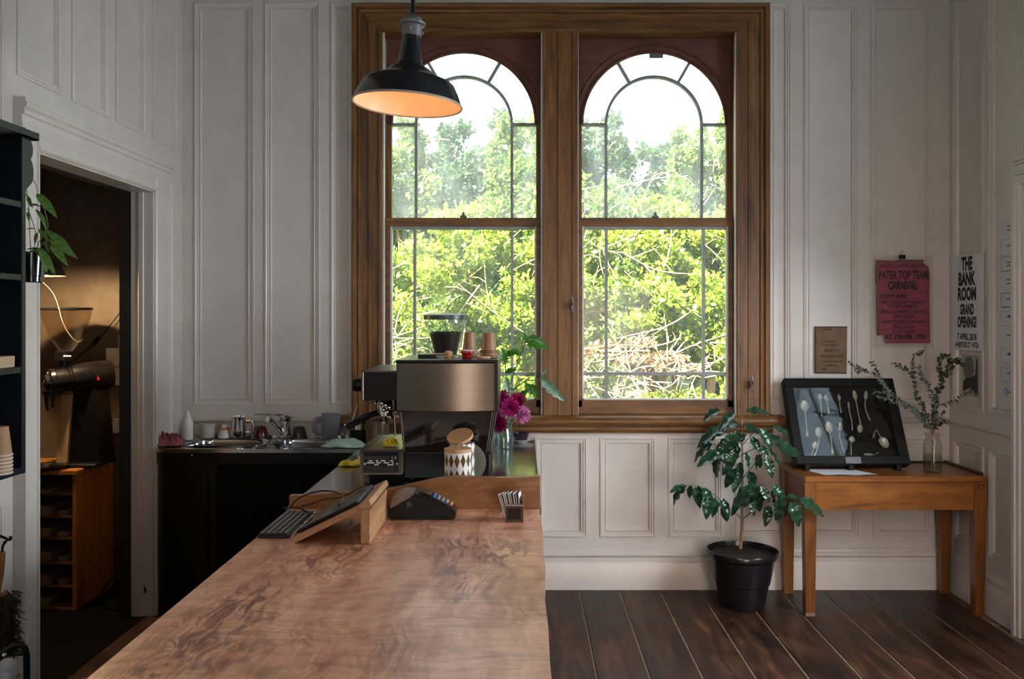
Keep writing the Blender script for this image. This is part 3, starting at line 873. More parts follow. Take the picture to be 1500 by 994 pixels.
cloth('dish_cloth', 'crumpled dusty pink cloth lying on the left corner of the sink', (X(243, 4.99), 4.99, CT), .092, .075, .085, plain('pink_cloth', (.36, .10, .115), .9, var=.18, scale=30), 4, 8.5)
def checked():
    mt, nt, b = _new('green_check_cloth')
    v = _coord(nt, (1, 1, 1))
    ch = nt.nodes.new('ShaderNodeTexChecker'); ch.inputs['Scale'].default_value = 90
    ch.inputs['Color1'].default_value = (.33, .46, .36, 1); ch.inputs['Color2'].default_value = (.22, .33, .27, 1)
    nt.links.new(v, ch.inputs['Vector']); nt.links.new(ch.outputs['Color'], b.inputs['Base Color']); b.inputs['Roughness'].default_value = .9
    return mt
cloth('tea_towel', 'folded green checked tea towel on the front right end of the sink', (X(504, 4.90), 4.91, CT), .118, .045, .058, checked(), 9, 1.4, .03)
cloth('cleaning_cloth', 'bright yellow cleaning cloth folded on the steel bench beside drip tray', (X(515, 4.30), 4.32, CT), .058, .06, .034, plain('yellow_cloth', (.62, .50, .03), .9, var=.12, scale=30), 14, 1.4)

# ---------------------------------------------------------------- espresso machine, seen from its end
D0 = 3.90
x_ = lambda px: X(px, D0)
z_ = lambda py: Z(py, D0)
t = thing('espresso_machine', 'steel and black espresso machine seen end on, tallest thing on the steel bench', 'espresso machine', (-.4, 4.1, CT))
yb2 = 4.42
m = MB(); m.box(x_(580), x_(729), D0 + .012, yb2, z_(603), z_(529)); m.build('upper_housing', BLACK, t)
m = MB()                                            # bulging brushed side panel
pts = [(x_(581), D0 + .006)] + [(x_(581) + (x_(725) - x_(581)) * k / 10, D0 + .004 - .034 * math.sin(PI * k / 10)) for k in range(1, 10)] + [(x_(725), D0 + .006)]
m.prism(pts + [(x_(725), D0 + .012), (x_(581), D0 + .012)], z_(601), z_(532), 'z')
m.build('side_panel', STEEL, t, angle=60)
m = MB(); m.box(x_(579), x_(730), D0 - .004, yb2 + .01, z_(531), z_(527), .003); m.build('top_tray', BLACK, t)
m = MB(); m.box(x_(725.5), x_(729.5), D0 - .003, D0 + .02, z_(602), z_(528)); m.build('edge_strip', BLACK, t)
m = MB(); m.prism([(x_(583), z_(603)), (x_(726), z_(603)), (x_(719), z_(666)), (x_(591), z_(666))], D0 + .02, yb2 - .04); m.build('lower_housing', BLACKGLOSS, t)
m = MB(); m.box(x_(592), x_(716), D0 + .015, yb2 - .02, CT + .012, z_(664)); m.build('base_box', BLACK, t)
for a, b in ((x_(600), D0 + .06), (x_(705), D0 + .06), (x_(600), yb2 - .08), (x_(705), yb2 - .08), (x_(540), D0 + .08), (x_(540), yb2 - .1)):
    m = MB(); m.lathe([(.018, 0), (.018, .02), (.014, .03)], (a, b, CT), 12, cap0=True, cap1=True); m.build('foot', BLACK, t)
m = MB()                                            # chrome slanting strips by the right edge
for k in range(3): m.tube([(x_(727 - 3 * k), D0 + .012, z_(603)), (x_(718 - 3 * k), D0 + .012, z_(662))], .003, 6)
m.build('trim_rod', CHROME, t)
m = MB(); m.tube([(x_(586), D0 + .015, z_(604)), (x_(592), D0 + .015, z_(662))], .004, 6); m.build('trim_rod', STEEL, t)
# group side to the left
m = MB(); m.box(x_(530), x_(580), D0 + .03, yb2, z_(587), z_(545), .003); m.build('group_housing', BLACK, t)
m = MB(); m.box(x_(527.5), x_(531), D0 + .022, yb2 + .003, z_(587), z_(543), .002); m.box(x_(528), x_(580), D0 + .022, yb2, z_(545.5), z_(543), .001); m.build('housing_edge', STEEL, t)
m = MB(); M_ = Matrix.Translation((x_(528), D0 + .10, z_(566))) @ Matrix.Rotation(-PI / 2, 4, 'Y')
m.lathe([(.018, 0), (.018, .01), (.030, .014), (.031, .038), (.026, .05), (.001, .051)], (0, 0, 0), 16, M_); m.build('steam_knob', BLACK, t)
for yg_ in (D0 + .16, D0 + .36):                    # two group heads with portafilters
    gx = x_(556)
    m = MB(); m.lathe([(.034, 0), (.036, .012), (.036, .035), (.030, .045), (.030, .062)], (gx, yg_, z_(587) - .06), 18, cap0=True); m.lathe([(.02, 0), (.032, .006), (.033, .028), (.028, .03)], (gx, yg_, z_(587) - .088), 18, cap0=True); m.build('group_head', CHROME, t)
    m = MB()
    m.tube([(gx - .03, yg_ - .01, z_(587) - .075), (gx - .07, yg_ - .03, z_(587) - .085)], .008, 8)
    m.tube(spline([(gx - .07, yg_ - .03, z_(587) - .085), (gx - .11, yg_ - .05, z_(587) - .10), (gx - .16, yg_ - .075, z_(587) - .125)]), [.013] * 6 + [.016] * 7, 10)
    m.build('portafilter_handle', BLACK, t)
    m = MB()
    for s in (-1, 1): m.tube(spline([(gx, yg_, z_(587) - .085), (gx, yg_ + s * .018, z_(587) - .10), (gx, yg_ + s * .02, z_(587) - .118)]), .007, 8)
    m.build('spout', CHROME, t)
m = MB(); m.tube(spline([(x_(574), D0 + .06, z_(588)), (x_(575), D0 + .05, z_(610)), (x_(577), D0 + .04, z_(640))]), .005, 8); m.build('steam_wand', CHROME, t)
m = MB(); m.tube(spline([(x_(551), D0 + .06, z_(589)), (x_(546), D0 + .04, z_(592)), (x_(540), D0 + .04, z_(590))]), .006, 8); m.build('lever_hook', CHROME, t)
m = MB()
for k in range(5): m.ball((x_(556 + 5 * (k % 3)), D0 + .06 + .02 * k, z_(592 + 4 * k)), .012, 10, 6)
m.build('valve_fitting', CHROME, t)
# drip tray with slotted grille and printed rating plate
tx0, tx1, tz0, tz1 = x_(528), x_(591), z_(694), z_(657)
m = MB(); m.box(tx0, tx1, D0 - .008, yb2 - .02, tz0, tz1 - .006, .003); m.build('drip_tray', plain('dark_tray_metal', (.10, .075, .06), .35, .7), t)
m = MB()
for a, b in ((tx0, tx0 + .006), (tx1 - .006, tx1)): m.box(a, b, D0 - .012, D0 - .006, tz0, tz1)
for a, b in ((tz0, tz0 + .005), (tz1 - .006, tz1)): m.box(tx0, tx1, D0 - .012, D0 - .006, a, b)
m.box(tx0, tx0 + .006, D0 - .01, yb2 - .02, tz1 - .008, tz1)
m.build('tray_edge', STEEL, t)
m = MB(); m.box(tx0 + .006, tx1 - .004, D0 - .004, yb2 - .02, tz1 - .006, tz1 - .004); m.build('grille', plain('dark_grille_steel', (.12, .11, .06), .35, .8), t)
m = MB()
for j in range(9):
    for k in range(8):
        a, b = tx0 + .030 + .018 * k, D0 + .022 + .052 * j
        m.poly([(a, b, tz1 - .0035), (a + .010, b, tz1 - .0035), (a + .018, b + .030, tz1 - .0035), (a + .008, b + .030, tz1 - .0035)])
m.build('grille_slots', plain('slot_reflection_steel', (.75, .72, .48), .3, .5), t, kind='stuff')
yp = D0 - .0125
m = MB(); m.box(x_(534), x_(584), yp + .0005, D0 - .006, z_(691), z_(661)); pl = m.build('rating_plate', BLACK, t)
m = MB()
TXT = Matrix.Translation
for s_, px, py, w_, h_ in (('CE', 579 - .5, 669.3, 8, 4.2),):
    pass
for px in (576.3, 580.9):                            # the two letters of the conformity mark, each an open ring
    m.prism(arc(x_(px), z_(669.4), .0064, PI * .42, PI * 1.58, 10) + arc(x_(px), z_(669.4), .0048, PI * 1.58, PI * .42, 10), yp, yp + .0006)
m.box(x_(579.6), x_(581.6), yp, yp + .0006, z_(669.8), z_(669.1))
m.build('conformity_mark', PAPER, pl)
m = MB()
r_ = random.Random(3)
for row, segs in ((674, ((541, 546), (551, 555), (558.5, 565.5), (571.5, 577))), (676.8, ((538, 549), (552, 558.5), (563, 570.5), (574.5, 577))), (679.7, ((549, 555), (568, 577)))):
    for a, b in segs: m.box(x_(a), x_(b), yp, yp + .0006, z_(row + .95), z_(row - .95))
for a in (535.2, 582): m.lathe([(.0045, 0), (.001, .002)], (0, 0, 0), 8, Matrix.Translation((x_(a), yp, z_(678.4))) @ Matrix.Rotation(PI / 2, 4, 'X'))
m.build('stamped_fields', PAPER, pl, kind='stuff')
m = MB()
for row in (668.3, 671):
    for k in range(14): m.box(x_(534.8 + 2.6 * k), x_(534.8 + 2.6 * k + (1.6 if r_.random() < .85 else .6)), yp, yp + .0005, z_(row + .7), z_(row - .4))
for row in (683, 685.2, 687.4, 689.4):
    for k in range(17): m.box(x_(537 + 2.4 * k), x_(537 + 2.4 * k + r_.uniform(.7, 2.0)), yp, yp + .0005, z_(row + .35), z_(row - .3))
m.build('fine_print', plain('grey_print', (.16, .14, .13), .6), pl, kind='stuff')
m = MB(); m.box(x_(541), x_(592), D0 + .03, yb2 - .1, CT + .002, tz0); m.build('tray_support', BLACKMATT, t)

# bits left of the machine
def pot(name, label, cat, c, prof, mat, n=20, group=None, extra=None):
    o = thing(name, label, cat, c, group)
    m = MB(); m.lathe(prof, c, n, cap0=True); m.build('body', mat, o, angle=40)
    return o
c = (X(527, 5.02), 5.04, CT)
o = thing('knock_box', 'round black knock box with steel rim between sink and espresso machine', 'knock box', c)
m = MB(); m.lathe([(.055, 0), (.06, .005), (.062, .12), (.058, .12), (.055, .02), (.001, .02)], c, 22, cap0=True); m.build('body', BLACK, o)
m = MB(); m.lathe([(.060, .085), (.064, .087), (.064, .118), (.057, .120)], c, 22); m.build('rim', CHROME, o)
c = (X(552, 4.92), 4.94, CT)
o = thing('brown_jar', 'brown tinted plastic measuring jar behind the group heads', 'jar', c)
m = MB(); m.lathe([(.06, 0), (.064, .004), (.070, .145), (.067, .145), (.060, .01), (.001, .01)], c, 22, cap0=True); m.build('body', plain('brown_tinted_plastic', (.10, .055, .035), .25), o)
c = (X(512, 5.20), 5.2, CT)
o = thing('steel_jug', 'small steel jug standing at the left of the knock box', 'jug', c)
m = MB(); m.lathe([(.036, 0), (.04, .005), (.034, .075), (.038, .09), (.036, .09), (.032, .075), (.001, .01)], c, 20, cap0=True); m.build('body', CHROME, o)
m = MB(); m.tube(spline([(c[0] - .034, c[1], c[2] + .075), (c[0] - .062, c[1], c[2] + .06), (c[0] - .058, c[1], c[2] + .03), (c[0] - .038, c[1], c[2] + .02)]), .004, 6); m.build('handle', CHROME, o)
m = MB()                                            # a spatula leaning up out of the steel jug
a, b = AT(497, 620, 4.74), AT(522, 593, 4.78)
a = Vector((c[0] - .012, c[1] - .004, CT + .014)); b = AT(523, 592, 5.22)
m.tube([a, a.lerp(b, .6), b], .0045, 8); 
o = m.build('spatula', plain('pale_plastic', (.42, .38, .33), .5)); base_at(o, a); tag(o, 'thin pale stirring stick leaning out of the small steel jug', 'stick')
cloth('lime_cloth', 'small crumpled yellow green cloth hanging by the steam wand', (x_(568), D0 + .10, tz1 - .003), .034, .035, .05, MATS['yellow_cloth'], 21, 5)

# things on top of the machine
TOP = z_(527)
def cup_stack(name, label, px, py_top, w, n, d=4.16):
    o = None
    for k in range(n):
        c = Vector((X(px, d), d, TOP + .022 * k))
        h = .092
        o = thing(name, label[k], 'cup', c, 'brown reusable cups on the espresso machine')
        r1, r0 = w / 2, w / 2 * .64
        m = MB(); m.lathe([(r1 - .004, 0), (r1 - .006, .012), (r0, h), (r0 * .9, h + .002), (.001, h)], c, 24); m.build('cup_body', KEEPCUP, o)
        m = MB(); m.lathe([(r1 - .004, 0), (r1, .003), (r1, .010), (r1 - .006, .014)], c, 24, cap0=True); m.build('rim', plain('darker_cup_rim', (.20, .09, .035), .5) if 'darker_cup_rim' not in MATS else MATS['darker_cup_rim'], o)
cup_stack('reusable_cup', ['lower of two nested brown cups right beside the bean hopper', 'upper of two nested brown cups right beside the bean hopper'], 687.5, 487, .078, 2, 4.24)
cup_stack('reusable_cup', ['lower of two nested brown cups at the right end of the machine top', 'upper of two nested brown cups at the right end of the machine top'], 716, 487, .084, 2, 4.12)
c = Vector((X(684, 4.03), 4.03, TOP))
o = thing('red_dripper', 'small red coffee dripper with white rim on the espresso machine', 'dripper', c)
m = MB(); m.lathe([(.022, 0), (.024, .004), (.017, .012), (.020, .020), (.038, .026), (.036, .036), (.030, .036), (.016, .02), (.001, .02)], c, 24, cap0=True); m.build('body', plain('red_enamel', (.36, .012, .022), .2), o)
m = MB(); m.lathe([(.036, .035), (.039, .037), (.036, .040), (.031, .037)], c, 24); m.tube([c + Vector((.036, 0, .03)), c + Vector((.058, -.004, .03))], .004, 6); m.build('rim', PORC, o)
c = Vector((X(657, 4.02), 4.02, TOP))
o = thing('tamper', 'little round wooden tamper standing left of the red dripper', 'tamper', c)
m = MB(); m.lathe([(.010, 0), (.012, .006), (.019, .016), (.021, .026), (.015, .034), (.001, .037)], c, 18, cap0=True); m.build('knob', LIDWOOD, o)
c = Vector((X(646, 4.04), 4.06, TOP))
m = MB(); m.lathe([(.022, 0), (.028, .012), (.026, .014), (.001, .004)], c, 20, cap0=True); o = m.build('small_dish', PORC); base_at(o, c); tag(o, 'small white dish at the left of the wooden tamper', 'dish')
c = Vector((X(668, 4.02), 4.04, TOP))
m = MB(); m.lathe([(.016, 0), (.020, .014), (.018, .014), (.001, .004)], c, 20, cap0=True); o = m.build('small_cup', PORC); base_at(o, c); tag(o, 'tiny white cup between the wooden tamper and red dripper', 'cup')
c = Vector((X(708, 3.99), 3.995, TOP))
m = MB(); m.lathe([(.028, 0), (.033, .004), (.031, .010), (.026, .013), (.001, .013)], c, 22, cap0=True); o = m.build('jar_lid', LIDWOOD); base_at(o, c); tag(o, 'flat round wooden lid in front of the nested brown cups', 'lid')
c = Vector((X(628, 4.05), 4.12, TOP))
m = MB(); m.box(c.x - .05, c.x + .085, c.y - .07, c.y + .09, TOP, TOP + .018, .002); o = m.build('black_tray', BLACK); base_at(o, c); tag(o, 'shallow black tray lying in front of the bean hopper', 'tray')

# bean grinder behind the machine
gd = 4.78
c = Vector((X(653, gd), gd, CT))
t = thing('coffee_grinder', 'black coffee grinder with clear hopper of dark beans before the left window', 'coffee grinder', c)
zt_ = Z(519, gd)
m = MB(); m.box(c.x - .09, c.x + .09, gd - .11, gd + .13, CT, CT + .05, .008); m.box(c.x - .07, c.x + .07, gd - .03, gd + .12, CT + .05, zt_ - .04, .012); m.lathe([(.085, 0), (.088, .01), (.088, .03), (.06, .04)], (c.x, gd, zt_ - .04), 24, cap0=True, cap1=True); m.build('body', BLACK, t)
prof = [(.062, 0), (.108, .170), (.112, .172), (.113, .198)]
m = MB(); m.lathe(prof, (c.x, gd, zt_), 32); m.lathe([(.109, .168), (.114, .170), (.114, .174), (.109, .176)], (c.x, gd, zt_), 32); m.build('hopper', CLEAR, t)
m = MB(); m.lathe([(.002, .002), (.058, .002), (.086, .112), (.075, .116), (.03, .118), (.001, .117)], (c.x, gd, zt_), 28)
rb = random.Random(5)
for k in range(110):
    a, q = rb.uniform(0, 2 * PI), math.sqrt(rb.random()) * .082
    m.ball((c.x + q * math.cos(a), gd + q * math.sin(a), zt_ + .113 + rb.uniform(0, .009)), .0065, 6, 4, (1.2, .8, .7), Matrix.Rotation(rb.uniform(0, 3), 4, 'Z'))
m.build('beans', plain('dark_roast_beans', (.022, .012, .009), .4, var=.6, scale=120, bump=.6), t, kind='stuff')
m = MB(); m.lathe([(.114, -.010), (.119, -.008), (.119, .014), (.10, .020), (.001, .024)], (c.x, gd, zt_ + .198), 32, cap0=True); m.build('hopper_lid', plain('blue_grey_plastic', (.05, .055, .065), .35), t)

# canisters with lids, plate behind
def diamonds():
    mt, nt, b = _new('white_with_gold_diamonds')
    tc = nt.nodes.new('ShaderNodeTexCoord')
    sp = nt.nodes.new('ShaderNodeSeparateXYZ'); nt.links.new(tc.outputs['Object'], sp.inputs[0])
    def mth(op, a, b=None):
        n = nt.nodes.new('ShaderNodeMath'); n.operation = op
        for i, v in enumerate((a, b)):
            if v is None: continue
            if hasattr(v, 'node'): nt.links.new(v, n.inputs[i])
            else: n.inputs[i].default_value = v
        return n.outputs[0]
    ang = mth('MULTIPLY', mth('ARCTAN2', sp.outputs[1], sp.outputs[0]), 14 / (2 * PI))
    zz = mth('MULTIPLY', sp.outputs[2], 1 / .062)
    tri = lambda v: mth('ABSOLUTE', mth('SUBTRACT', mth('FRACT', v), .5))
    s = mth('ADD', tri(ang), tri(mth('ADD', zz, .25)))
    st = mth('LESS_THAN', s, .46)
    c = _mixc(nt, st, (.74, .72, .68), (.20, .125, .045))
    nt.links.new(c, b.inputs['Base Color'])
    nt.links.new(mth('MULTIPLY', st, .7), b.inputs['Metallic'])
    b.inputs['Roughness'].default_value = .3
    return mt
DIA = diamonds()
def canister(label, px, d, py_lid, rad):
    c = Vector((X(px, d), d, CT)); h = Z(py_lid, d) - CT
    o = thing('canister', label, 'canister', c)
    m = MB(); m.lathe([(rad * .97, 0), (rad, .004), (rad, h), (rad - .004, h), (rad - .005, .01), (.001, .01)], c, 40, cap0=True); m.build('body', DIA, o)
    o.children[0].location = (0, 0, 0)
    return o, c, h
o, c, h = canister('white canister with gold diamonds and closed wooden lid behind the upstand', 671, 3.62, 661, .056)
m = MB(); m.lathe([(.055, 0), (.057, .002), (.057, .012), (.055, .014), (.001, .014)], c + Vector((0, 0, h)), 32, cap0=True); m.build('lid', LIDWOOD, o)
o2, c2, h2 = canister('second white and gold canister, its wooden lid tipped open', 677, 3.78, 648, .053)
m = MB(); Ml = Matrix.Translation(c2 + Vector((-.008, -.012, h2 + .028))) @ Matrix.Rotation(-.45, 4, 'X').to_4x4().inverted() @ Matrix.Rotation(-.16, 4, 'Y')
m.lathe([(.053, -.007), (.056, -.005), (.056, .005), (.054, .007), (.001, .007)], (0, 0, 0), 32, Ml, cap0=True); m.build('lid', LIDWOOD, o2)
pc = Vector((X(683, 3.87), 3.868, CT + .087))
m = MB(); m.lathe([(.001, 0), (.06, .0), (.085, .010), (.087, .010), (.062, -.005), (.001, -.005)], (0, 0, 0), 36, Matrix.Translation(pc) @ Matrix.Rotation(PI / 2 - .10, 4, 'X')); o = m.build('side_plate', plain('sage_plate_glaze', (.20, .21, .15), .3)); base_at(o, (pc.x, pc.y, CT)); tag(o, 'sage green plate standing on edge against the espresso machine behind canisters', 'plate')

# saucer and dark bowl near the window, flower jar, bottle
c = Vector((X(764, 5.10), 5.12, CT))
m = MB(); m.lathe([(.03, 0), (.035, .004), (.075, .016), (.076, .018), (.035, .008), (.001, .007)], c, 32, cap0=True); o = m.build('saucer', PORC); base_at(o, c); tag(o, 'white saucer under the dark bowl below the window sill', 'saucer')
c = c + Vector((-.006, 0, .0085))
m = MB(); m.lathe([(.03, 0), (.04, .006), (.052, .045), (.049, .045), (.036, .01), (.001, .009)], c, 28, cap0=True); o = m.build('dark_bowl', plain('aubergine_glaze', (.03, .012, .022), .2)); base_at(o, c); tag(o, 'small dark bowl standing on the white saucer', 'bowl')
jc = Vector((X(737, 4.88), 4.88, CT))
t = thing('glass_jar', 'clear glass jar of water holding the magenta dahlias', 'jar', jc)
m = MB(); m.lathe([(.050, .0), (.055, .004), (.056, .085), (.050, .098), (.050, .115), (.053, .118)], jc, 28, cap0=True); m.build('glass_wall', CLEAR, t)
m = MB(); m.lathe([(.001, .004), (.052, .005), (.053, .07), (.001, .07)], jc, 24); m.build('water', glass_sheet('jar_water', (.86, .92, .88), .02, .8), t)
bc = Vector((X(741, 5.06), 5.07, CT))
t = thing('flower_bottle', 'tall pale glass bottle behind the dahlias holding green leaf stems', 'bottle', bc)
m = MB(); m.lathe([(.034, 0), (.036, .004), (.036, .19), (.030, .22), (.020, .25), (.020, .34), (.023, .345)], bc, 24, cap0=True); m.build('glass_wall', glass_sheet('milky_bottle_glass', (.80, .86, .84), .10, 1.0), t)

# dahlias: each flower head has its petals, stem
def petal_flower(name, label, head, foot, R, mat, seed, look):
    head, foot, look = Vector(head), Vector(foot), Vector(look).normalized()
    o = thing(name, label, 'flower', foot, 'dahlias in the glass jar')
    rr = random.Random(seed)
    m = MB()
    q = look.to_track_quat('Z', 'Y').to_matrix().to_4x4()
    for ring, (el, n, L, w) in enumerate(((-.25, 15, 1.0, .26), (.10, 15, .98, .26), (.42, 14, .90, .25), (.75, 12, .78, .23), (1.05, 9, .62, .2), (1.35, 6, .45, .17))):
        for k in range(n):
            a = 2 * PI * (k + .5 * (ring % 2)) / n + rr.uniform(-.08, .08)
            e = el + rr.uniform(-.08, .08)
            Mp = Matrix.Translation(head) @ q @ Matrix.Rotation(a, 4, 'Z') @ Matrix.Rotation(-e, 4, 'Y')
            l = R * L * rr.uniform(.93, 1.05); hw = R * w * .5
            P = [(0.1 * l, 0, 0), (.5 * l, hw, .10 * hw), (.82 * l, hw * .9, hw * .5), (l, 0, hw * .9), (.82 * l, -hw * .9, hw * .5), (.5 * l, -hw, .10 * hw), (.55 * l, 0, -hw * .45)]
            vs = [m.bm.verts.new(Mp @ Vector(p)) for p in P]
            for i in range(6): m._f([vs[i], vs[(i + 1) % 6], vs[6]])
    m.ball(head, R * .25, 8, 6)
    m.build('petals', mat, o, angle=60, kind='stuff')
    m = MB(); m.tube(spline([foot, foot.lerp(head, .5) + Vector((.004, 0, .004)), head - look * R * .2]), .0028, 6); m.build('stem', GREENSTEM, o)
    return o
MAG = leafy('magenta_petals', (.30, .006, .10), (.62, .03, .27), .2, .5, 30)
PNK = leafy('pink_petals', (.50, .10, .30), (.70, .30, .52), .2, .5, 30)
DRK = leafy('deep_red_petals', (.20, .004, .05), (.42, .012, .12), .2, .5, 30)
fl = [((734, 583), 4.60, .050, MAG, 'upper left magenta dahlia beside the espresso machine', (-.3, -1, .4)), ((757, 587), 4.60, .050, DRK, 'deep crimson dahlia at the top of the bunch', (.2, -1, .5)), ((747, 596), 4.55, .052, MAG, 'large magenta dahlia in the centre of the bunch', (0, -1, .2)),
      ((765, 607), 4.57, .050, PNK, 'pale pink dahlia at the right of the bunch', (.7, -1, .2)), ((730, 605), 4.55, .042, PNK, 'pink spiky dahlia at the left of the bunch', (-.6, -1, .1)), ((731, 620), 4.53, .047, DRK, 'dark crimson dahlia hanging lowest over the jar', (-.5, -1, -.1)), ((760, 600), 4.64, .045, MAG, 'magenta dahlia tucked behind the pale pink one', (.5, -.8, .6))]
for k, ((px, py), d, R, mt, lb, lk) in enumerate(fl):
    petal_flower('dahlia', lb, AT(px, py, d + .26), jc + Vector((.012 * math.cos(k * 1.7), .014 * math.sin(k * 1.7), .012)), R * 1.10, mt, 30 + k, lk)

# lobed leaves on long stems in the bottle
PHIL = leafy('glossy_green_leaf', (.022, .10, .012), (.07, .23, .03), .30, .22, 8, island=False)
PHIL2 = leafy('pale_backed_leaf', (.10, .22, .12), (.26, .38, .30), .25, .3, 8, island=False)
def leaf_mesh(name, mat, width=.42, lobes=0, droop=.35, cup=.18, nseg=8, wave=0.0):
    """leaf along +X, length 1, midrib fold, drooping tip"""
    m = MB(); rows = []
    for i in range(nseg + 1):
        u = i / nseg
        w = width * .5 * (math.sin(PI * u ** .75) ** .8 if 0 < u < 1 else 0.0)
        if lobes: w *= (.62 + .38 * abs(math.cos(PI * lobes * u)))
        z = -droop * u * u
        c = cup * w
        wv = wave * math.sin(u * 19)
        rows.append([m.bm.verts.new((u, s * w, z + abs(s) * c * 1.6 + (wv * w if s else 0))) for s in (-1, -.5, 0, .5, 1)] if w > 0 else [m.bm.verts.new((u, 0, z))])
    for A, B in zip(rows, rows[1:]):
        if len(A) == 1: [m._f([A[0], B[k], B[k + 1]]) for k in range(4)]
        elif len(B) == 1: [m._f([A[k], B[0], A[k + 1]]) for k in range(4)]
        else: [m._f([A[k], B[k], B[k + 1], A[k + 1]]) for k in range(4)]
    return m.mesh(name, mat, angle=80)
def leaf_matrix(p, tip, up=(0, 0, 1), roll=0.0, size=None):
    p, tip = Vector(p), Vector(tip)
    x = tip - p; L = size or x.length; x.normalize()
    up = Vector(up)
    y = up.cross(x)
    y = y.normalized() if y.length > 1e-4 else x.orthogonal().normalized()
    z = x.cross(y)
    R3 = Matrix((x, y, z)).transposed().to_4x4()
    return Matrix.Translation(p) @ R3 @ Matrix.Rotation(roll, 4, 'X') @ Matrix.Diagonal((L, L, L, 1))
PL = leaf_mesh('leaf', PHIL, .58, 3.5, .25, .2, 14)
PLb = leaf_mesh('leaf', PHIL2, .36, 4.5, .2, .35, 18)
def spray(label, stem, leaves):
    o = thing('leaf_stem', label, 'leaf stem', bc + Vector((0, 0, .02)), 'leaf stems in the pale bottle')
    m = MB(); m.tube(spline([bc + Vector((0, 0, .02)), bc + Vector((0, 0, .30))] + [AT(px, py, d + .16) for px, py, d in stem]), .0035, 6); m.build('stalk', GREENSTEM, o)
    for (a, b, d, roll, me) in leaves: shared('leaf', me, o, leaf_matrix(AT(*a, d + .16), AT(*b, d + .13), (0, -.8, .5), roll))
spray('tall leaf stem reaching up before the left window', [(748, 560, 4.90), (760, 525, 4.92), (772, 497, 4.92)], [((769, 496), (804, 508), 4.92, .3, PL), ((770, 497), (765, 486), 4.9, 0, PL), ((763, 518), (743, 512), 4.9, .2, PL)])
spray('arching leaf stem bending right in front of the brown mullion', [(752, 570, 4.88), (770, 558, 4.86), (794, 556, 4.84)], [((793, 553), (826, 588), 4.84, .5, PLb), ((792, 556), (801, 541), 4.84, 0, PLb), ((770, 560), (779, 578), 4.86, -.3, PL), ((778, 562), (786, 583), 4.86, .3, PL)])
spray('short leaf stem close beside the espresso machine', [(742, 560, 4.85), (740, 530, 4.84)], [((741, 545), (755, 540), 4.83, .2, PL), ((740, 530), (737, 512), 4.82, 0, PL), ((741, 552), (746, 578), 4.82, 0, PLb), ((760, 582), (772, 570), 4.80, 0, PL), ((762, 575), (770, 594), 4.80, .2, PL), ((741, 520), (757, 513), 4.85, 0, PL)])

# ---------------------------------------------------------------- by the till
# tablet stand: upright board and sloping board
sx0, sx1, sy0, sy1 = -.730, -.487, 2.815, 3.165
t = thing('tablet_stand', 'pale wooden wedge shaped stand carrying the tablet on the counter', 'stand', (-.6, 3.0, CT))
m = MB(); m.box(sx1 - .030, sx1, sy0, sy1, CT, CT + .105, .002); m.build('upright_board', STANDWOOD, t)
slope = math.atan2(.115, .235)
m = MB(); Ms = Matrix.Translation((sx0, 0, CT)) @ Matrix.Rotation(-slope, 4, 'Y')
m.box(.003, .278, sy0 - .002, sy1 + .002, .0005, .020, .002, Ms); m.box(.003, .012, sy0, sy1, .020, .028, .001, Ms); m.build('sloping_board', STANDWOOD, t)
t = thing('tablet', 'black tablet with grey screen lying on the sloping wooden stand', 'tablet', (-.6, 3.0, CT + .08))
m = MB(); m.box(.018, .232, sy0 + .022, sy1 - .03, .0215, .031, .003, Ms); m.build('body', BLACK, t)
m = MB(); m.box(.048, .224, sy0 + .035, sy1 - .045, .0312, .0318, 0, Ms); m.build('screen', plain('dim_screen_glass', (.11, .10, .085), .12, var=.05, bump=0), t)
m = MB(); m.box(.2325, .240, sy0 + .018, sy1 - .06, .0215, .032, .002, Ms); m.build('blue_cover_edge', plain('navy_cover', (.02, .025, .07), .4), t)
for k in range(5):
    m = MB(); m.ball(Ms @ Vector((.026 + .003 * (k % 2), sy0 + .05 + .05 * k, .034)), .0045, 8, 6); m.build('chrome_stud', CHROME, t)
m = MB(); m.box(.028, .040, sy0 + .11, sy0 + .17, .031, .038, .002, Ms)
m.build('chrome_clip', CHROME, t)
# keyboard
t = thing('keyboard', 'compact black keyboard lying at the left edge of the counter', 'keyboard', (-.83, 3.06, CT))
kx0, kx1, ky0, ky1 = -.868, -.765, 2.885, 3.245
m = MB(); m.box(kx0, kx1, ky0, ky1, CT, CT + .012, .004); m.box(kx1, kx1 + .018, ky0 + .03, ky0 + .14, CT, CT + .009, .002); m.box(kx1, kx1 + .014, ky0 + .2, ky0 + .3, CT, CT + .008, .002); m.build('case', plain('navy_black_plastic', (.018, .021, .030), .35), t)
m = MB(); m.box(-.0085, .0085, -.0095, .0095, 0, .0045, .0015)
key_me = m.mesh('key', plain('dark_keycap', (.028, .033, .045), .3, var=.1))
for i in range(5):
    for j in range(15):
        shared('key', key_me, t, Matrix.Translation((kx0 + .012 + .0195 * i + .001, ky0 + .018 + .0231 * j, CT + .0115)))
m = MB(); rk = random.Random(2)
for i in range(5):
    for j in range(15):
        a, b = kx0 + .013 + .0195 * i, ky0 + .018 + .0231 * j
        m.box(a - .003, a + .002, b - .002, b + rk.uniform(.001, .004), CT + .0160, CT + .0164)
m.build('key_legends', PAPER, t, kind='stuff')
def cable(name, label, pts, r=.003, mat=None, cat='cable'):
    m = MB(); q = spline(pts, 8); m.tube(q, r, 7)
    o = m.build(name, mat or BLACK); base_at(o, q[0]); return tag(o, label, cat)
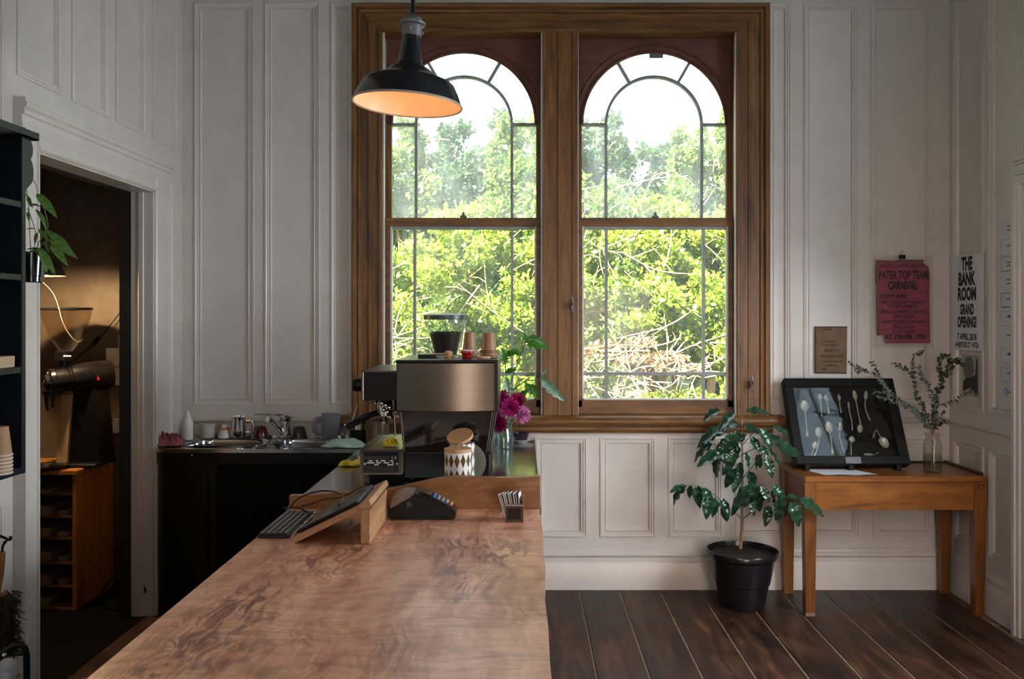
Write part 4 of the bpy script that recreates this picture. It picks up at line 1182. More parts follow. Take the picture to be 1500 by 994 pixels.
cable('charging_cable', 'black cable arching from the keyboard over to the tablet', [AT(424, 744, 3.20), AT(437, 730, 3.20), AT(462, 720, 3.18), AT(485, 719, 3.14), AT(502, 726, 3.06), AT(498, 738, 2.97), AT(488, 747, 2.96)])
cable('keyboard_lead', 'black lead lying low between the keyboard and wooden stand', [AT(415, 749, 3.26) + Vector((0, 0, .012)), AT(436, 743, 3.22), AT(452, 751, 3.19), AT(462, 753, 3.17), AT(472, 745, 3.15)])
cable('spare_lead', 'thin black lead trailing along the low end of the upstand', [AT(441, 741, 3.27), AT(455, 738, 3.28), AT(475, 731, 3.26), AT(498, 728, 3.22), AT(520, 718, 3.15), AT(533, 712, 3.12)], .0026)
# card terminal
tx0, tx1, ty0, ty1 = X(573, 3.24), X(671, 3.24), 3.145, 3.238
t = thing('card_terminal', 'black card payment terminal with coloured keys leaning toward the right', 'card terminal', (-.36, 3.19, CT))
L = tx1 - tx0
m = MB(); m.prism([(tx0 + .002, CT + .002), (tx1 - .012, CT), (tx1, CT + .012), (tx1 - .010, CT + .040), (tx0 + .150, CT + .083), (tx0 + .06, CT + .100), (tx0 + .020, CT + .088), (tx0, CT + .05)], ty0, ty1)
bmesh.ops.bevel(m.bm, geom=list(m.bm.edges), offset=.006, segments=2, affect='EDGES')
m.build('body', BLACK, t, angle=30)
m = MB(); m.prism([(tx0 + .004, CT + .045), (tx0 + .020, CT + .089), (tx0 + .058, CT + .1015), (tx0 + .098, CT + .0955), (tx0 + .085, CT + .078), (tx0 + .045, CT + .066), (tx0 + .014, CT + .038)], ty0 - .002, ty1 + .002)
bmesh.ops.bevel(m.bm, geom=list(m.bm.edges), offset=.004, segments=2, affect='EDGES')
m.build('paper_cover', plain('grey_brown_plastic', (.20, .145, .125), .3, var=.3, scale=25), t, angle=30)
sa = math.atan2(.043, L - .160)
Mt = Matrix.Translation((tx0 + .150, 0, CT + .0832)) @ Matrix.Rotation(sa, 4, 'Y')
m = MB(); m.box(-.042, .002, ty0 + .012, ty1 - .012, .002, .006, .001, Mt @ Matrix.Rotation(-.10, 4, 'Y')); m.build('screen', plain('brown_lcd', (.085, .045, .025), .25), t)
keycols = {0: ('blue_key', (.03, .10, .42)), 4: None}
KM = {n: plain(n + '_rubber', c, .45) for n, c in (('blue', (.04, .13, .50)), ('grey', (.20, .20, .22)), ('orange', (.75, .28, .02)), ('pink', (.60, .06, .14)), ('green', (.12, .30, .05)), ('yellow', (.72, .50, .04)))}
for i in range(5):
    for j in range(4):
        nm = 'blue' if i == 0 else 'grey'
        if i == 4: nm = ('pink', 'orange', 'yellow', 'green')[j]
        if i == 3: nm = ('blue', 'grey', 'yellow', 'grey')[j]
        m = MB(); m.box(.010 + .0165 * i, .021 + .0165 * i, ty0 + .012 + .018 * j, ty0 + .025 + .018 * j, .001, .006, .0015, Mt); m.build('key', KM[nm], t)
m = MB(); m.box(tx0 + .066, tx0 + .086, ty0 - .004, ty0, CT + .045, CT + .068, .003); m.build('side_latch', plain('dark_grey_plastic', (.035, .035, .035), .4), t)
# card holder with cards
hx0, hx1, hy0, hy1 = X(740.5, 3.13), X(767, 3.13), 3.115, 3.185
t = thing('card_holder', 'small dark wooden holder box for cards near the counter edge', 'card holder', ((hx0 + hx1) / 2, 3.15, CT))
m = MB(); m.box(hx0, hx1, hy0, hy1, CT, CT + .006)
m.box(hx0, hx0 + .004, hy0, hy1, CT + .006, CT + .058); m.box(hx1 - .004, hx1, hy0, hy1, CT + .006, CT + .085); m.box(hx0 + .004, hx1 - .004, hy0, hy0 + .004, CT + .006, CT + .058); m.box(hx0 + .004, hx1 - .004, hy1 - .004, hy1, CT + .006, CT + .058)
m.build('box', plain('dark_holder_wood', (.06, .028, .014), .5), t)
m = MB(); m.box(hx0 - .001, hx1 + .001, hy0 - .002, hy1, CT + .057, CT + .061); m.box(hx1 - .001, hx1 + .001, hy0 - .0015, hy1, CT, CT + .083); m.build('pale_edge', plain('pale_holder_edge', (.42, .33, .26), .6), t)
m = MB(); m.box(hx0 + .008, hx1 - .010, hy0 - .0015, hy0 + .002, CT + .010, CT + .050); m.build('dark_panel', BLACKGLOSS, t)
cm = MB(); cm.box(-.0008, .0008, -.026, .026, 0, .092); cm.mi = 1; cm.box(-.0009, .0009, -.0262, -.0255, .0, .0925)
card_me = cm.mesh('card', [plain('card_face', (.10, .08, .07), .5), PAPER])
cm = MB(); cm.box(-.0013, .0013, -.0265, .026, 0, .092); wcard_me = cm.mesh('card', PAPER)
for k in range(9):
    o = bpy.data.objects.new('business_card', wcard_me if k % 2 == 0 or k == 8 else card_me); COL.objects.link(o)
    o.location = (hx0 + .014 + .0052 * k, 3.15, CT + .0065)
    o.rotation_euler = Matrix.Rotation(-.36, 4, 'Z').to_3x3().to_euler() if False else (Matrix.Rotation(-.42 + .035 * k, 3, 'Z') @ Matrix.Rotation(-.36 + .036 * k, 3, 'Y')).to_euler()
    names = ['leftmost', 'second', 'third', 'fourth', 'fifth', 'sixth', 'seventh', 'eighth', 'rightmost']
    tag(o, ('%s card from the left in the small card holder' % names[k]) if 0 < k < 8 else '%s card standing in the small card holder' % names[k], 'card', 'cards in the small card holder')
# ================================================================== PENDANT LAMP
ld = 3.27
lc = AT(597, 153, ld)
t = thing('pendant_lamp', 'black enamel pendant lamp with orange glowing inside above the counter', 'lamp', lc)
LM = Matrix.Translation(lc) @ Matrix.Rotation(math.radians(3.5), 4, 'Y')
ENAM = plain('black_enamel', (.016, .018, .022), .22, var=.3, coat=.3)
m = MB(); m.lathe([(.200, .002), (.197, .012), (.186, .040), (.168, .074), (.158, .083), (.120, .098), (.095, .112), (.078, .128), (.060, .139), (.048, .148), (.044, .156), (.033, .252)], (0, 0, 0), 48, LM); m.build('shade', ENAM, t, angle=30)
m = MB(); m.lathe([(.203, -.004), (.204, .002), (.200, .005), (.196, .0), (.200, -.004), (.203, -.004)], (0, 0, 0), 48, LM); m.build('rim', plain('worn_white_rim', (.42, .36, .28), .4), t)
m = MB(); m.lathe([(.197, .001), (.193, .012), (.182, .040), (.164, .072), (.154, .080), (.118, .094), (.092, .108), (.05, .125), (.001, .125)], (0, 0, 0), 48, LM); m.build('reflector', plain('cream_enamel_inside', (.74, .58, .42), .35, var=.05), t)
m = MB(); m.lathe([(.033, .250), (.036, .254), (.036, .290), (.048, .294), (.049, .302), (.036, .308), (.034, .318), (.020, .330), (.009, .334)], (0, 0, 0), 24, LM)
for a in (.4, 2.5, 4.6): m.ball(LM @ Vector((.038 * math.cos(a), .038 * math.sin(a), .272)), .008, 8, 6)
m.build('collar', GREYMETAL, t, angle=30)
tp = LM @ Vector((0, 0, .33))
m = MB(); m.tube([tp, (tp.x, tp.y, 4.29)], .0085, 10); m.lathe([(.045, 0), (.04, -.02), (.012, -.03)], (tp.x, tp.y, 4.30), 20); m.build('rod', BLACK, t)
m = MB(); m.ball(LM @ Vector((0, 0, .080)), .026, 16, 10, (1, 1, 1.25)); m.build('bulb', WARMBULB, t)
pl_ = bpy.data.lights.new('pendant_light', 'POINT'); pl_.energy = 1.7; pl_.color = (1.0, .50, .21); pl_.shadow_soft_size = .03
po = bpy.data.objects.new('pendant_light', pl_); COL.objects.link(po); po.location = LM @ Vector((0, 0, .040))

# ================================================================== LEFT: wall shelf, pots, store room
t = thing('wall_shelf', 'black painted open wall shelf unit at the left edge with scalloped bracket', 'shelf', (-2.0, 3.0, 1.07))
x0, x1, ya, yb_ = XL + .002, -1.870, 2.55, 3.335
zb0, zt0 = 1.065, 2.325
m = MB(); m.box(x0, x0 + .010, ya, yb_, zb0, zt0); m.build('back_board', SHELFBLACK, t)
for y in (ya, yb_ - .026):
    m = MB(); m.box(x0 + .01, x1, y, y + .026, zb0, zt0, .002); m.build('side_board', SHELFBLACK, t)
for z in (zb0, Z(546, 3.32), Z(411, 3.32), Z(305, 3.32)):
    m = MB(); m.box(x0 + .01, x1 - .003, ya + .026, yb_ - .026, z, z + .024, .002); m.build('shelf_board', SHELFBLACK, t)
m = MB(); m.plate([(x0, ya - .05), (x1 + .022, ya - .05)] + [(x1 + .022 - .03 * (1 - math.cos(a)), yb_ + .075 - .03 * (1 - math.sin(a))) for a in [PI / 2 * k / 5 for k in range(6)]] + [(x0, yb_ + .075)], [], zt0, zt0 + .024); m.build('top_board', SHELFBLACK, t, angle=50)
m = MB()                                            # scalloped bracket under the overhang
sc = [(yb_, zt0), (yb_ + .055, zt0)] + [(yb_ + .030 + .022 * math.cos(a), zt0 - .040 + .035 * math.sin(a)) for a in np.linspace(1.2, -1.2, 7)] + [(yb_ + .026 + .030 * math.cos(a), zt0 - .125 + .050 * math.sin(a)) for a in np.linspace(1.2, -1.3, 9)] + [(yb_, zt0 - .2)]
m.prism(sc, x1 - .022, x1 - .002, 'x'); m.build('bracket', SHELFBLACK, t, angle=50)
zs = Z(546, 3.32) + .024
m = MB(); m.box(-1.985, -1.882, 2.75, 3.285, zs, zs + .042, .003); o = m.build('wooden_block', BOARDWOOD); base_at(o, (-1.93, 3.0, zs)); tag(o, 'pale wooden block lying on the middle of the black wall shelf', 'block')
# inverted stack of paper cups on the bottom shelf: every cup its own
zc0 = zb0 + .024
proto = None
cupc = (X(-1, 3.17), 3.17)
for k in range(6):
    c = Vector((*cupc, zc0 + .013 * k))
    lab = ['bottom paper cup of the upturned stack on the black shelf', 'second paper cup from the bottom of the upturned stack', 'third paper cup from the bottom of the upturned stack', 'fourth paper cup from the bottom of the upturned stack', 'fifth paper cup from the bottom of the upturned stack', 'topmost paper cup of the upturned stack on the black shelf'][k]
    if proto is None:
        proto = thing('paper_cup', lab, 'cup', c, 'kraft paper cups on the black shelf')
        m = MB(); m.lathe([(.041, .004), (.029, .105), (.027, .105), (.001, .103)], c, 24); m.build('cup_wall', KRAFT, proto)
        m = MB(); m.lathe([(.040, 0), (.043, .001), (.044, .004), (.042, .007), (.040, .006)], c, 24); m.build('rolled_rim', plain('pale_rim_card', (.66, .56, .46), .7), proto)
    else: dup(proto, c, lab)
m = MB(); cc = Vector((*cupc, zc0 + .065)); 
# small plant in a black pot hung at the shelf end
pc = Vector((X(46, 3.43), 3.43, Z(414, 3.43)))
t = thing('hanging_pot_plant', 'small trailing house plant in a glossy black pot beside the wall shelf', 'potted plant', pc)
m = MB(); m.lathe([(.038, 0), (.042, .004), (.043, .024), (.045, .026), (.052, .118), (.050, .118), (.047, .10), (.001, .10)], pc, 28, cap0=True); m.build('pot', BLACKGLOSS, t, angle=30)
m = MB(); m.lathe([(.047, .102), (.02, .106), (.001, .107)], pc, 16); m.build('soil', SOIL, t)
m = MB(); m.tube([(pc.x - .045, pc.y - .02, pc.z + .06), (pc.x - .10, 3.37, pc.z + .06), (XL + .03, 3.345, pc.z + .06)], .004, 6); m.box(XL + .0, XL + .14, 3.338, 3.352, pc.z + .03, pc.z + .09, .002); m.build('hanger', BLACK, t)
HG = leafy('hoya_leaf', (.05, .13, .025), (.17, .32, .08), .25, .25, 6, island=False)
HL = leaf_mesh('leaf', HG, .28, 0, .28, .12, 8)
m = MB()
for pts in ([(46, 395), (44, 350), (42, 300), (39, 275), (44, 258), (52, 270), (55, 282)], [(48, 395), (55, 360), (66, 340), (70, 330), (66, 310), (58, 290)], [(45, 395), (52, 345), (46, 320), (40, 305)], [(50, 395), (60, 360), (70, 352)]):
    m.tube(spline([AT(a, b, 3.43 + .01 * k) for k, (a, b) in enumerate(pts)]), .0016, 5)
m.build('vine', BARK, t)
for a, b, d, r in (((53, 283), (83, 312), 3.44, .2), ((46, 295), (38, 282), 3.42, 0), ((40, 288), (46, 302), 3.41, .4), ((44, 300), (57, 298), 3.43, .2), ((40, 310), (43, 322), 3.41, 0), ((52, 306), (73, 330), 3.45, -.5), ((52, 335), (38, 333), 3.42, 0), ((57, 335), (70, 350), 3.43, .3), ((66, 336), (88, 352), 3.42, .1), ((70, 340), (108, 363), 3.40, .0), ((72, 350), (111, 371), 3.43, .3), ((74, 358), (99, 384), 3.38, .2), ((60, 365), (38, 361), 3.40, 0), ((55, 362), (80, 396), 3.36, .2), ((58, 366), (72, 394), 3.35, -.2), ((54, 340), (50, 356), 3.42, 0), ((60, 366), (36, 367), 3.37, .1), ((66, 352), (70, 368), 3.42, .5)):
    shared('leaf', HL, t, leaf_matrix(AT(*a, d), AT(*b, d - .02), (.3, -.6, .7), r))

# store room: pigeonhole cabinet with paper bundles
t = thing('pigeonhole_cabinet', 'honey coloured wooden pigeonhole cabinet in the dark store room', 'cabinet', (-2.75, 5.2, 0))
cx0, cx1, cy0, cy1, cz = -3.05, -2.52, 5.0, 5.45, .785
for xa in (cx0, cx1 - .022):
    m = MB(); m.box(xa, xa + .022, cy0, cy1, 0, cz - .024); m.build('side_board', CABWOOD, t)
m = MB(); m.box(cx0 - .005, cx1 + .006, cy0 - .006, cy1, cz - .024, cz, .002); m.build('top_board', CABWOOD, t)
m = MB(); m.box(cx0 + .022, cx1 - .022, cy1 - .015, cy1, .03, cz - .024); m.build('back_board', STOREBLACK, t)
shelf_z = [Z(py, cy0 + .01) for py in (723, 756, 788, 824, 858, 891)]
for z in shelf_z:
    m = MB(); m.box(cx0 + .022, cx1 - .022, cy0 + .008, cy1 - .015, z - .007, z + .004); m.build('shelf_board', HANDLEWOOD, t)
for k, z in enumerate(shelf_z):
    for j, (xa, w_) in enumerate(((-2.735, .10), (-2.61, .055))):
        if k > 4 and j: continue
        hgt = (.012, .045, .048, .05, .05, .05)[k] * (1 if j == 0 else .55)
        m = MB()
        for q in range(5): m.box(xa - w_ * .5 + .004 * math.sin(q * 2 + k), xa + w_ * .5 - .004 * math.cos(q * 3), cy0 + .03, cy1 - .1, z + .005 + hgt * q / 5, z + .005 + hgt * (q + .9) / 5)
        o = m.build('paper_bundle', plain('old_paper', (.30, .20, .13), .8) if 'old_paper' not in MATS else MATS['old_paper']); base_at(o, (xa, cy0 + .2, z + .004))
        row = ['top', 'second', 'third', 'fourth', 'fifth', 'lowest'][k]
        tag(o, 'bundle of old papers in the %s pigeonhole, %s of the two' % (row, 'left' if j == 0 else 'right') if k < 5 else 'bundle of old papers in the lowest pigeonhole', 'papers', 'paper bundles in the pigeonholes')
# bag grinder
gy = 5.18
gx_ = lambda px: X(px, gy)
gz = lambda py: Z(py, gy)
t = thing('shop_grinder', 'large black shop coffee grinder with clear hopper on the wooden cabinet', 'coffee grinder', (gx_(110), gy, cz))
m = MB(); m.prism([(gx_(99), cz + .02), (gx_(150), cz + .02), (gx_(139), gz(560)), (gx_(110), gz(560))], gy - .02, gy + .16); m.box(gx_(84), gx_(152), gy - .10, gy + .17, cz, cz + .022, .006); m.build('pedestal', BLACK, t)
m = MB(); m.prism([(gx_(88), cz + .022), (gx_(104), cz + .022), (gx_(110), gz(566)), (gx_(97), gz(566))], gy - .045, gy - .02); m.build('lit_front_face', plain('lamplit_tan', (.55, .40, .22), .4, .3), t)  # lamplight on the pedestal's front face, put in as a warm tan colour
ax0, ax1 = Vector((gx_(84), gy - .09, gz(558))), Vector((gx_(152), gy + .12, gz(549)))
Q = (ax1 - ax0).to_track_quat('Z', 'Y').to_matrix().to_4x4(); LA = (ax1 - ax0).length
m = MB(); m.lathe([(.001, 0), (.066, 0), (.074, .008), (.076, .03), (.070, .035), (.068, .10), (.074, .104), (.074, .115), (.082, .12), (.088, .20), (.088, LA - .03), (.078, LA - .008), (.05, LA), (.001, LA)], (0, 0, 0), 40, Matrix.Translation(ax0) @ Q); m.build('motor_body', BLACK, t, angle=30)
m = MB(); m.lathe([(.001, -.030), (.012, -.030), (.014, -.022), (.040, -.020), (.046, -.006), (.044, .001)], (0, 0, 0), 28, Matrix.Translation(ax0) @ Q); m.build('dial_knob', BLACKMATT, t)
m = MB(); m.ball(Matrix.Translation(ax0) @ Q @ Vector((0, 0, -.032)), .008, 10, 6); m.build('knob_cap', CHROME, t)
m = MB()
for a in np.linspace(0, 2 * PI, 24, endpoint=False): m.box(-.0015, .0015, .052, .060, -.001, .0015, 0, Matrix.Translation(ax0) @ Q @ Matrix.Rotation(a, 4, 'Z'))
m.build('dial_marks', PORC, t)
m = MB(); m.lathe([(.030, 0), (.030, .05), (.048, .055), (.048, .105), (.03, .11)], (gx_(94), gy, gz(541)), 24, cap1=True); m.build('hopper_collar', BLACK, t)
m = MB(); m.tube([(gx_(100), gy - .05, gz(521)), (gx_(112), gy - .06, gz(521))], .005, 8); m.build('slide_gate', PORC, t)
hp = [(.034, gz(514)), (.055, gz(507)), (.088, gz(492)), (.118, gz(474)), (.130, gz(464)), (.138, gz(452))]
m = MB(); m.lathe([(r, z) for r, z in hp], (gx_(97), gy, 0), 36); m.build('hopper', glass_sheet('amber_hopper', (.86, .80, .70), .05, 1.2), t)
m = MB(); m.lathe([(.139, gz(454)), (.142, gz(453)), (.142, gz(450.5)), (.12, gz(450)), (.001, gz(449.6))], (gx_(97), gy, 0), 36, cap0=True); m.build('hopper_lid', BLACK, t)
m = MB()
for k in range(2): m.tube(spline([(gx_(79 + 9 * k), gy - .07, gz(572)), (gx_(78 + 9 * k), gy - .075, gz(585)), (gx_(79 + 8 * k), gy - .07, gz(599 - 4 * k))]), [.012] * 6 + [.008] * 7, 8)
m.box(gx_(72), gx_(98), gy - .09, gy - .05, gz(577), gz(571), .003)
m.build('bag_clamp', BLACK, t)
m = MB(); m.tube([(gx_(72), gy - .08, gz(575)), (gx_(118), gy - .08, gz(574))], .004, 6); m.ball((gx_(74), gy - .09, gz(575)), .009, 8, 6); m.build('clamp_rod', CHROME, t)
em = Matrix.Translation((gx_(141), gy - .012, gz(551)))
m = MB()
def tri(s, dy): return [em @ Vector(p) for p in ((-.024 * s, dy, -.016 * s), (.024 * s, dy, -.016 * s), (.0, dy, .028 * s))]
m.poly(tri(1.25, -.002)); m.mi = 1; m.poly(tri(.55, -.0028))
m.mi = 0; m.poly(tri(.34, -.0034))
m.build('red_triangle_badge', [plain('red_badge', (.55, .015, .02), .4), plain('pale_badge_mark', (.75, .35, .33), .4)], t)
m = MB()
for py in (604, 617, 626): m.ball((gx_(139), gy + .01 + .05, gz(py)), .009, 8, 6, (1, 1.2, 1))
m.box(gx_(136), gx_(141), gy + .02, gy + .07, gz(622), gz(602), .003)
m.build('switch', GREYMETAL, t)
c = Vector((gx_(86), gy - .13, cz))
m = MB(); m.lathe([(.085, 0), (.09, .004), (.115, .024), (.118, .024), (.09, .002), (.001, .002)], c, 32); o = m.build('catch_tray', plain('dark_tray', (.03, .022, .016), .2, .4)); base_at(o, c); tag(o, 'round dark tray on the cabinet under the shop grinder', 'tray')
# store lamp
sl = AT(64, 404, 4.90)
t = thing('store_pendant', 'dark dome pendant lamp low above the shop grinder', 'lamp', sl)
m = MB(); m.lathe([(.11, 0), (.105, .02), (.085, .055), (.04, .085), (.02, .10), (.02, .13), (.001, .135)], sl, 28); m.build('shade', plain('bronze_shade', (.05, .038, .028), .3, .5), t)
m = MB(); m.tube([sl + Vector((0, 0, .13)), (sl.x, sl.y, 2.99)], .004, 6); m.build('cord', BLACK, t)
m = MB(); m.ball(sl + Vector((0, 0, .035)), .022, 12, 8); m.build('bulb', WARMBULB, t)
sl_ = bpy.data.lights.new('store_light', 'POINT'); sl_.energy = 80; sl_.color = (1.0, .66, .36); sl_.shadow_soft_size = .03
so = bpy.data.objects.new('store_light', sl_); COL.objects.link(so); so.location = sl + Vector((0, 0, .01))
# electrics on the store wall
yw = 5.56
px0 = lambda px: X(px, yw)
t = thing('power_box', 'white power supply box on the dark store wall by the door', 'power box', (px0(171), yw, Z(536, yw)))
m = MB(); m.box(px0(160), px0(185), yw - .05, yw - .001, Z(563, yw), Z(536.5, yw), .004); m.box(px0(160), px0(185), yw - .05, yw - .001, Z(535.5, yw), Z(509, yw), .004); m.build('cover', PORC, t)
m = MB(); m.tube([(px0(177), yw - .02, Z(509, yw)), (px0(177), yw - .02, Z(490, yw))], .005, 8); m.build('conduit', PORC, t)
t = thing('wall_socket', 'white wall socket with plugged-in cord low on the store wall', 'socket', (px0(176), yw, Z(622, yw)))
m = MB(); m.box(px0(169), px0(186), yw - .04, yw - .001, Z(633, yw), Z(612, yw), .004); m.build('face_plate', PORC, t)
cable('power_lead', 'white cord hanging down from the wall socket in the store room', [(px0(170), yw - .03, Z(618, yw)), (px0(164), yw - .035, Z(624, yw)), (px0(162), yw - .035, Z(645, yw)), (px0(166), yw - .03, Z(672, yw)), (px0(165), yw - .03, Z(700, yw)), (px0(169), yw - .03, Z(722, yw))], .005, PORC, 'cord')
t = thing('switch_cable', 'dark cable with inline switch slung across the store wall', 'cable', (px0(150), yw - .05, Z(497, yw)))
m = MB(); m.tube(spline([(px0(184), yw - .01, Z(448, yw)), (px0(168), yw - .04, Z(473, yw)), (px0(147), yw - .05, Z(500, yw)), (px0(128), yw - .06, Z(517, yw)), (px0(112), yw - .08, Z(530, yw))]), .004, 6); m.build('wire', BLACK, t)
a, b = Vector((px0(152), yw - .05, Z(492, yw))), Vector((px0(142), yw - .05, Z(504, yw)))
m = MB(); m.tube([a, b], .014, 10); m.build('inline_switch', BLACK, t)
cable('thin_lead', 'thin pale wire dangling from the store lamp past the hopper', [sl + Vector((-.02, -.1, .02)), AT(78, 430, 4.97), AT(92, 472, 4.95), AT(106, 495, 4.93), AT(117, 500, 4.92), AT(121, 497, 4.92)], .0014, plain('pale_wire', (.22, .17, .13), .6), 'wire')
cable('floor_cable', 'loose loop of black cable on the floor at the door jamb', [(-2.35, 5.30, .01), (-2.28, 5.1, .02), AT(212, 868, 4.90), AT(205, 850, 4.93), AT(185, 843, 4.98), AT(165, 846, 5.02), AT(150, 870, 5.05), AT(165, 890, 5.02), AT(200, 891, 4.92), AT(214, 880, 4.90), AT(212, 862, 4.92)], .006, BLACK)

# bottom left: hung brush, black tube rack with folded cloths
bd = 2.95
t = thing('bench_brush', 'dark bristle hand brush with brown wooden handle at the left edge', 'brush', AT(-8, 905, bd))
m = MB(); a, b = AT(-6, 868, bd), AT(3, 808, bd)
m.tube([a, a.lerp(b, .5), b], [.014, .016, .011], 10); m.tube([a + Vector((-.02, 0, -.004)), a + Vector((.03, 0, -.012))], .012, 8); m.build('handle', HANDLEWOOD, t)
m = MB()
rb = random.Random(8)
for k in range(2600):
    z = rb.uniform(Z(955, bd), Z(868, bd)); px = 28 - 10 * max(0, (Z(930, bd) - z) / .12)
    y = bd + rb.uniform(-.05, .05); x = X(-30, bd) + rb.random() * (X(18, bd) - X(-30, bd))
    wv = .010 * math.sin(z * 190 + y * 40)
    e = Vector((x + rb.uniform(.015, .035) * (1 if x > X(-8, bd) else -1) + wv, y - .02 + rb.uniform(-.02, .015), z - rb.uniform(.004, .02)))
    m.tube([(x, y, z), e], [.0016, .0005], 3, cap=False)
m.build('bristles', plain('dark_olive_bristle', (.035, .032, .022), .7, var=.7, scale=40), t, kind='stuff')
m = MB(); m.box(X(-30, bd) + .01, X(14, bd), bd - .03, bd + .03, Z(950, bd), Z(872, bd), .01); m.build('brush_core', BLACKMATT, t)
m = MB(); m.tube(spline([b, b + Vector((.003, 0, .02)), b + Vector((.012, .004, .035)), b + Vector((.004, 0, .03))]), .004, 6); m.build('hanging_loop', BLACK, t)
rd = 2.72
t = thing('tube_rack', 'bent black tube rack at the bottom left corner', 'rack', (X(10, rd), rd, 0))
m = MB(); m.tube(spline([AT(-60, 994, rd), AT(-20, 972, rd), AT(5, 956, rd), AT(22, 945, rd), AT(33, 944, rd), AT(38, 955, rd), AT(39, 975, rd)] + [(X(39, rd), rd, .4), (X(39, rd), rd, .0)], 8), .010, 10); m.tube([(X(-60, rd), rd, Z(994, rd)), (X(-60, rd), rd, 0)], .010, 10); m.build('frame', BLACK, t)
m = MB(); hk = AT(3, 803, bd) + Vector((.010, .004, .030)); m.tube(spline([(X(-45, rd), rd, 0), (X(-45, rd), rd, .7), (X(-45, rd), rd + .05, hk.z + .02), (hk.x - .03, bd, hk.z + .012), (hk.x + .012, bd + .004, hk.z - .002), (hk.x + .016, bd + .004, hk.z + .010)]), .005, 8); m.build('hook_arm', BLACK, t)
m = MB(); m.tube([(X(-60, rd), rd + .0, .62), (X(39, rd), rd, .62)], .008, 8); m.build('cross_bar', BLACK, t)
m = MB(); a, b = AT(-4, 968, rd - .012), AT(14, 954, rd - .012); 
m.tube([a, b], .014, 8, flat=.4); m.build('strap', BLACKMATT, t)
m = MB()
for q in (.25, .8): m.ball(a.lerp(b, q) + Vector((0, -.012, 0)), .008, 8, 6)
m.build('rivet', CHROME, t)
for k, (py, lb) in enumerate(((976, 'upper rolled white cloth hanging over the black tube rack'), (988, 'lower rolled white cloth hanging over the black tube rack'))):
    p = AT(6, py, rd - .05)
    m = MB(); m.tube(spline([p + Vector((-.14, .02, -.05)), p + Vector((-.05, 0, -.012)), p, p + Vector((.035, -.01, .004 - .006 * k))], 6), [.012] * 12 + [.016] * 6 + [.010], 10, flat=1.5)
    o = m.build('rolled_cloth', plain('grey_white_cloth', (.50, .50, .52), .9) if k == 0 else MATS['grey_white_cloth']); base_at(o, p); tag(o, lb, 'cloth', 'rolled cloths on the rack')
# ================================================================== RIGHT: desk, display case, plants, papers
tx0, tx1, ty0, ty1, tz = 1.5485, 2.556, 4.886, 5.355, .773
t = thing('school_desk', 'worn honey brown wooden desk table in the right corner', 'table', (2.05, 5.12, 0))
m = MB(); m.box(tx0, tx1, ty0, ty1, tz - .034, tz, .004)
m.build('table_top', TABLEWOOD, t)
m = MB(); m.box(tx1 - .024, tx1 - .001, ty0 + .04, ty1, tz, tz + .014, .003); m.box(tx0 + .5, tx1 - .03, ty1 - .022, ty1, tz, tz + .010, .003); m.build('back_lip', plain('dark_lip_wood', (.06, .026, .012), .4), t)
for ya in (ty0 + .012, ty1 - .032):
    m = MB(); m.box(tx0 + .06, tx1 - .07, ya, ya + .02, tz - .187, tz - .034); m.build('apron', TABLEWOOD, t)
for xa in (tx0 + .012, tx1 - .034):
    m = MB(); m.box(xa, xa + .02, ty0 + .05, ty1 - .05, tz - .187, tz - .034); m.build('side_apron', LEGWOOD, t)
for (lx, ly) in ((tx0 + .034, ty0 + .036), (tx1 - .038, ty0 + .036), (tx0 + .034, ty1 - .036), (tx1 - .038, ty1 - .036)):
    m = MB()
    w0, w1 = .031, .026
    R = []
    for z, w in ((0.0, w1 * .96), (.006, w1), (.45, .031), (tz - .034, .033)):
        R.append([m.bm.verts.new((lx + a * w, ly + b * w, z)) for a, b in ((-1, -1), (1, -1), (1, 1), (-1, 1))])
    for A, B in zip(R, R[1:]):
        for k in range(4): m._f([A[k], A[(k + 1) % 4], B[(k + 1) % 4], B[k]], False)
    m._f(R[0][::-1], False); m._f(R[-1], False)
    lg = m.build('leg', LEGWOOD, t)
    if lx > 2 and ly < 5:
        m = MB(); text_into(m, '17', Matrix.Translation((lx + .006, ly - .0335, tz - .062)), .030, .032, .02); m.build('painted_number', INK, lg)
    if lx < 2 and ly < 5:
        m = MB(); m.box(lx - w1 * 1.01, lx + w1 * 1.01, ly - w1 * 1.01, ly + w1 * 1.01, .0, .018); m.build('worn_foot', plain('bare_worn_wood', (.22, .15, .10), .7), lg)

def on_plane(px, py, P0, n):
    o = Vector((0, 0, EYE)); d = Vector(((px - CX) / F, 1, -(py - CZ) / F))
    return o + d * ((Vector(P0) - o).dot(n) / d.dot(n))
# display case of spoons, leaning on the wall
C0 = Vector((1.553, 5.05, .814)); uz = Vector((0, .468, .884)).normalized(); nz = Vector((0, -.884, .468)).normalized()
CM = Matrix(((1, 0, 0, C0.x), (0, uz.y, nz.y, C0.y), (0, uz.z, nz.z, C0.z), (0, 0, 0, 1)))     # local: x right, y up the slope, z out of the front
cw, ch = .653, .534
t = thing('display_case', 'black glazed display case of old spoons leaning on the wall', 'display case', (1.88, 5.12, tz))
fw = .05
m = MB()
m.box(0, cw, 0, fw, -.07, 0, .004, CM); m.box(0, cw, ch - fw - .005, ch, -.07, 0, .004, CM); m.box(0, fw, fw, ch - fw - .005, -.07, 0, .003, CM); m.box(cw - fw - .01, cw, fw, ch - fw - .005, -.07, 0, .003, CM)
m.build('frame', plain('dull_black_frame', (.008, .0075, .007), .55, spec=.18), t)
m = MB(); m.box(fw, cw - fw - .01, fw, ch - fw, -.068, -.050, 0, CM); m.build('velvet_back', plain('black_velvet', (.006, .006, .007), .9, spec=.1), t)
